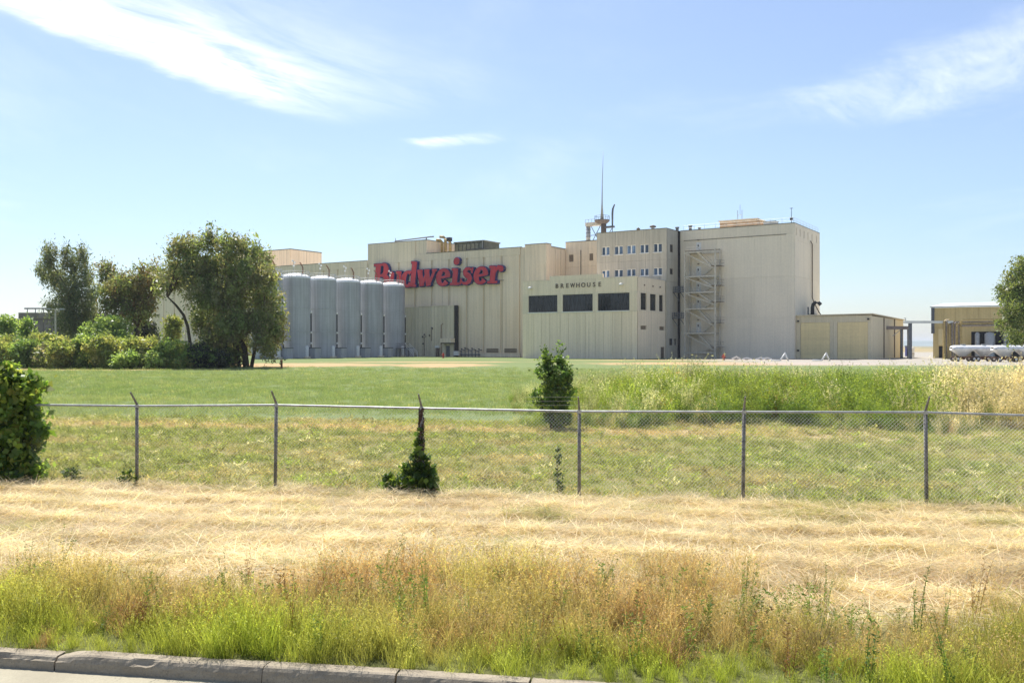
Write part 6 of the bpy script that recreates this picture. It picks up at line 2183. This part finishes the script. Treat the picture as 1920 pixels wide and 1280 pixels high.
    # ---- tall weeds on the bank, right
    pr = [blade_proto('f', 44, 1.15, 0.22, 0.30, 0.012, 0.16, 0.5, 4, 51, 0.8, 0.085, head_col=(1.2, 1.2, 1.25)),            # wild oats
          blade_proto('f', 30, 1.10, 0.25, 0.30, 0.012, 0.20, 0.4, 4, 52, leaves=16, leaf_size=0.11),                       # feathery green
          blade_proto('f', 34, 0.95, 0.25, 0.32, 0.014, 0.28, 0.5, 4, 53, leaves=10, leaf_size=0.10),
          blade_proto('f', 40, 1.0, 0.3, 0.32, 0.012, 0.30, 0.6, 4, 54, 0.6, 0.07)]
    x, y, s, t = wedge(31.5, 53.0, 10.5, rng, 2.0)
    px = 960 + F_PX * x / y
    left = 985 + 30 * np.sin(t * 0.9)
    front = 33.7 + 0.9 * np.sin(s * 0.55) + 0.6 * np.sin(s * 1.7 + 1)
    keep = keep0 = (px > left) & (t > front) & (rng.uniform(0, 1, len(x)) < np.where(t < front + 1.4, 1.0, 0.08 + 0.80 * fbm(s, t, 0.45, 71)))
    x, y, s, t, px = x[keep], y[keep], s[keep], t[keep], px[keep]
    p, rot = place(x, y, rng, 0.12)
    fr = np.clip(1 - (t - front[keep0]) / 1.3, 0, 1)
    g = fbm(s * 0.8, t * 0.6, 0.3, 78)
    kind = np.zeros(len(x), int)
    green_zone = np.clip(1 - np.abs(px - 1570) / 330, 0, 1)
    dry_zone = np.clip((px - 1740) / 110, 0, 1)
    pr_green = np.clip(0.54 + 0.55 * green_zone - 0.45 * dry_zone + (g - 0.5) * 1.6, 0.05, 0.92)
    u = rng.uniform(0, 1, len(x))
    kind = np.where(u < pr_green, rng.integers(1, 3, len(x)), np.where(rng.uniform(0, 1, len(x)) < 0.6, 0, 3))
    c = np.zeros((len(x), 3))
    c[kind == 0] = (0.52, 0.48, 0.32)
    c[kind == 3] = (0.36, 0.30, 0.15)
    gg = (kind == 1) | (kind == 2)
    c[gg] = mixc(np.tile((0.16, 0.23, 0.045), (gg.sum(), 1)), (0.31, 0.37, 0.075), (g[gg] - 0.3) * 2 + rng.normal(0, 0.25, gg.sum()))
    org = (kind == 3) & (rng.uniform(0, 1, len(x)) < 0.3)
    c[org] = (0.40, 0.20, 0.08)
    lw = np.clip((1500 - px) / 400, 0, 1)[:, None] * (kind == 0)[:, None] * 0.55
    c = c * (1 - lw) + np.array((0.36, 0.40, 0.20)) * lw
    dk = (fbm(s, t, 0.55, 95) > 0.60) & (rng.uniform(0, 1, len(x)) < 0.7)
    kind[dk] = 2
    c[dk] = (0.13, 0.20, 0.045)
    tn = (rng.uniform(0, 1, len(x)) < dry_zone * 0.75)
    kind[tn] = 0
    c[tn] = (0.60, 0.52, 0.36)
    low = (rng.uniform(0, 1, len(x)) < fr * 0.6)
    kind[low] = 2
    c[low] = (0.10, 0.16, 0.035)  # dense front plants; the shadow at the weeds' base is in their dark tint
    c *= rng.uniform(0.5, 1.45, (len(x), 1))
    big = fbm(s, t, 0.42, 81)
    sc = (0.34 + 0.75 * big + 0.10 * np.clip((px - 1330) / 350, 0, 1) - 0.16 * np.clip((px - 1700) / 120, 0, 1)) * rng.uniform(0.65, 1.22, len(x)) * np.where(kind == 0, 1.14, 0.92) * np.clip((px - left[keep]) / 420 + 0.52, 0.52, 1.0) * np.clip((t - 31.6) / 3.0, 0.5, 1.0)
    scatter('tall_weeds', 'tall wild oats and feathery green weeds on the low bank at right', 'weeds', pr, p, rot, np.stack([sc, sc, sc * 1.12], 1), c, kind)
    # ---- dark leafy stalks standing in the verge
    pr = [blade_proto('g', 5, 0.62, 0.2, 0.05, 0.012, 0.18, 0.3, 4, 61, leaves=34, leaf_size=0.045), blade_proto('g', 4, 0.75, 0.2, 0.05, 0.012, 0.22, 0.3, 4, 62, leaves=38, leaf_size=0.04), blade_proto('g', 6, 0.5, 0.2, 0.06, 0.012, 0.25, 0.4, 4, 63, leaves=30, leaf_size=0.05)]
    x, y, s, t = wedge(6.6, 8.8, 7.0, rng, 0.5)
    keep = (fbm(s, t, 1.0, 91) > 0.45) | (rng.uniform(0, 1, len(x)) < 0.25)
    x, y, s, t = x[keep], y[keep], s[keep], t[keep]
    p, rot = place(x, y, rng, 0.15)
    c = np.tile((0.13, 0.20, 0.05), (len(x), 1)) * rng.uniform(0.7, 1.4, (len(x), 1))
    dry = rng.uniform(0, 1, len(x)) < 0.2
    c[dry] = (0.22, 0.13, 0.06)
    sc = rng.uniform(0.4, 0.75, len(x))
    scatter('weed_stalks', 'dark green leafy weed stalks rising out of the kerbside grass', 'weeds', pr, p, rot, np.stack([sc, sc, sc], 1), c)


build_grass()


def build_haze():
    """the summer air over the valley: a thin even haze that only shows over kilometres"""
    m, k, out = new_mat('thin_haze')
    pv = k.n('ShaderNodeVolumePrincipled')
    pv.inputs['Color'].default_value = (0.80, 0.88, 1.0, 1)
    pv.inputs['Density'].default_value = 0.00012
    pv.inputs['Anisotropy'].default_value = 0.3
    k.link(pv.outputs[0], out.inputs['Volume'])
    o = MB().box(-9500, 9500, -2500, 9500, -4.5, 60).build('haze', m)
    tag(o, 'thin pale summer haze over the valley', 'haze', kind='stuff')


build_haze()
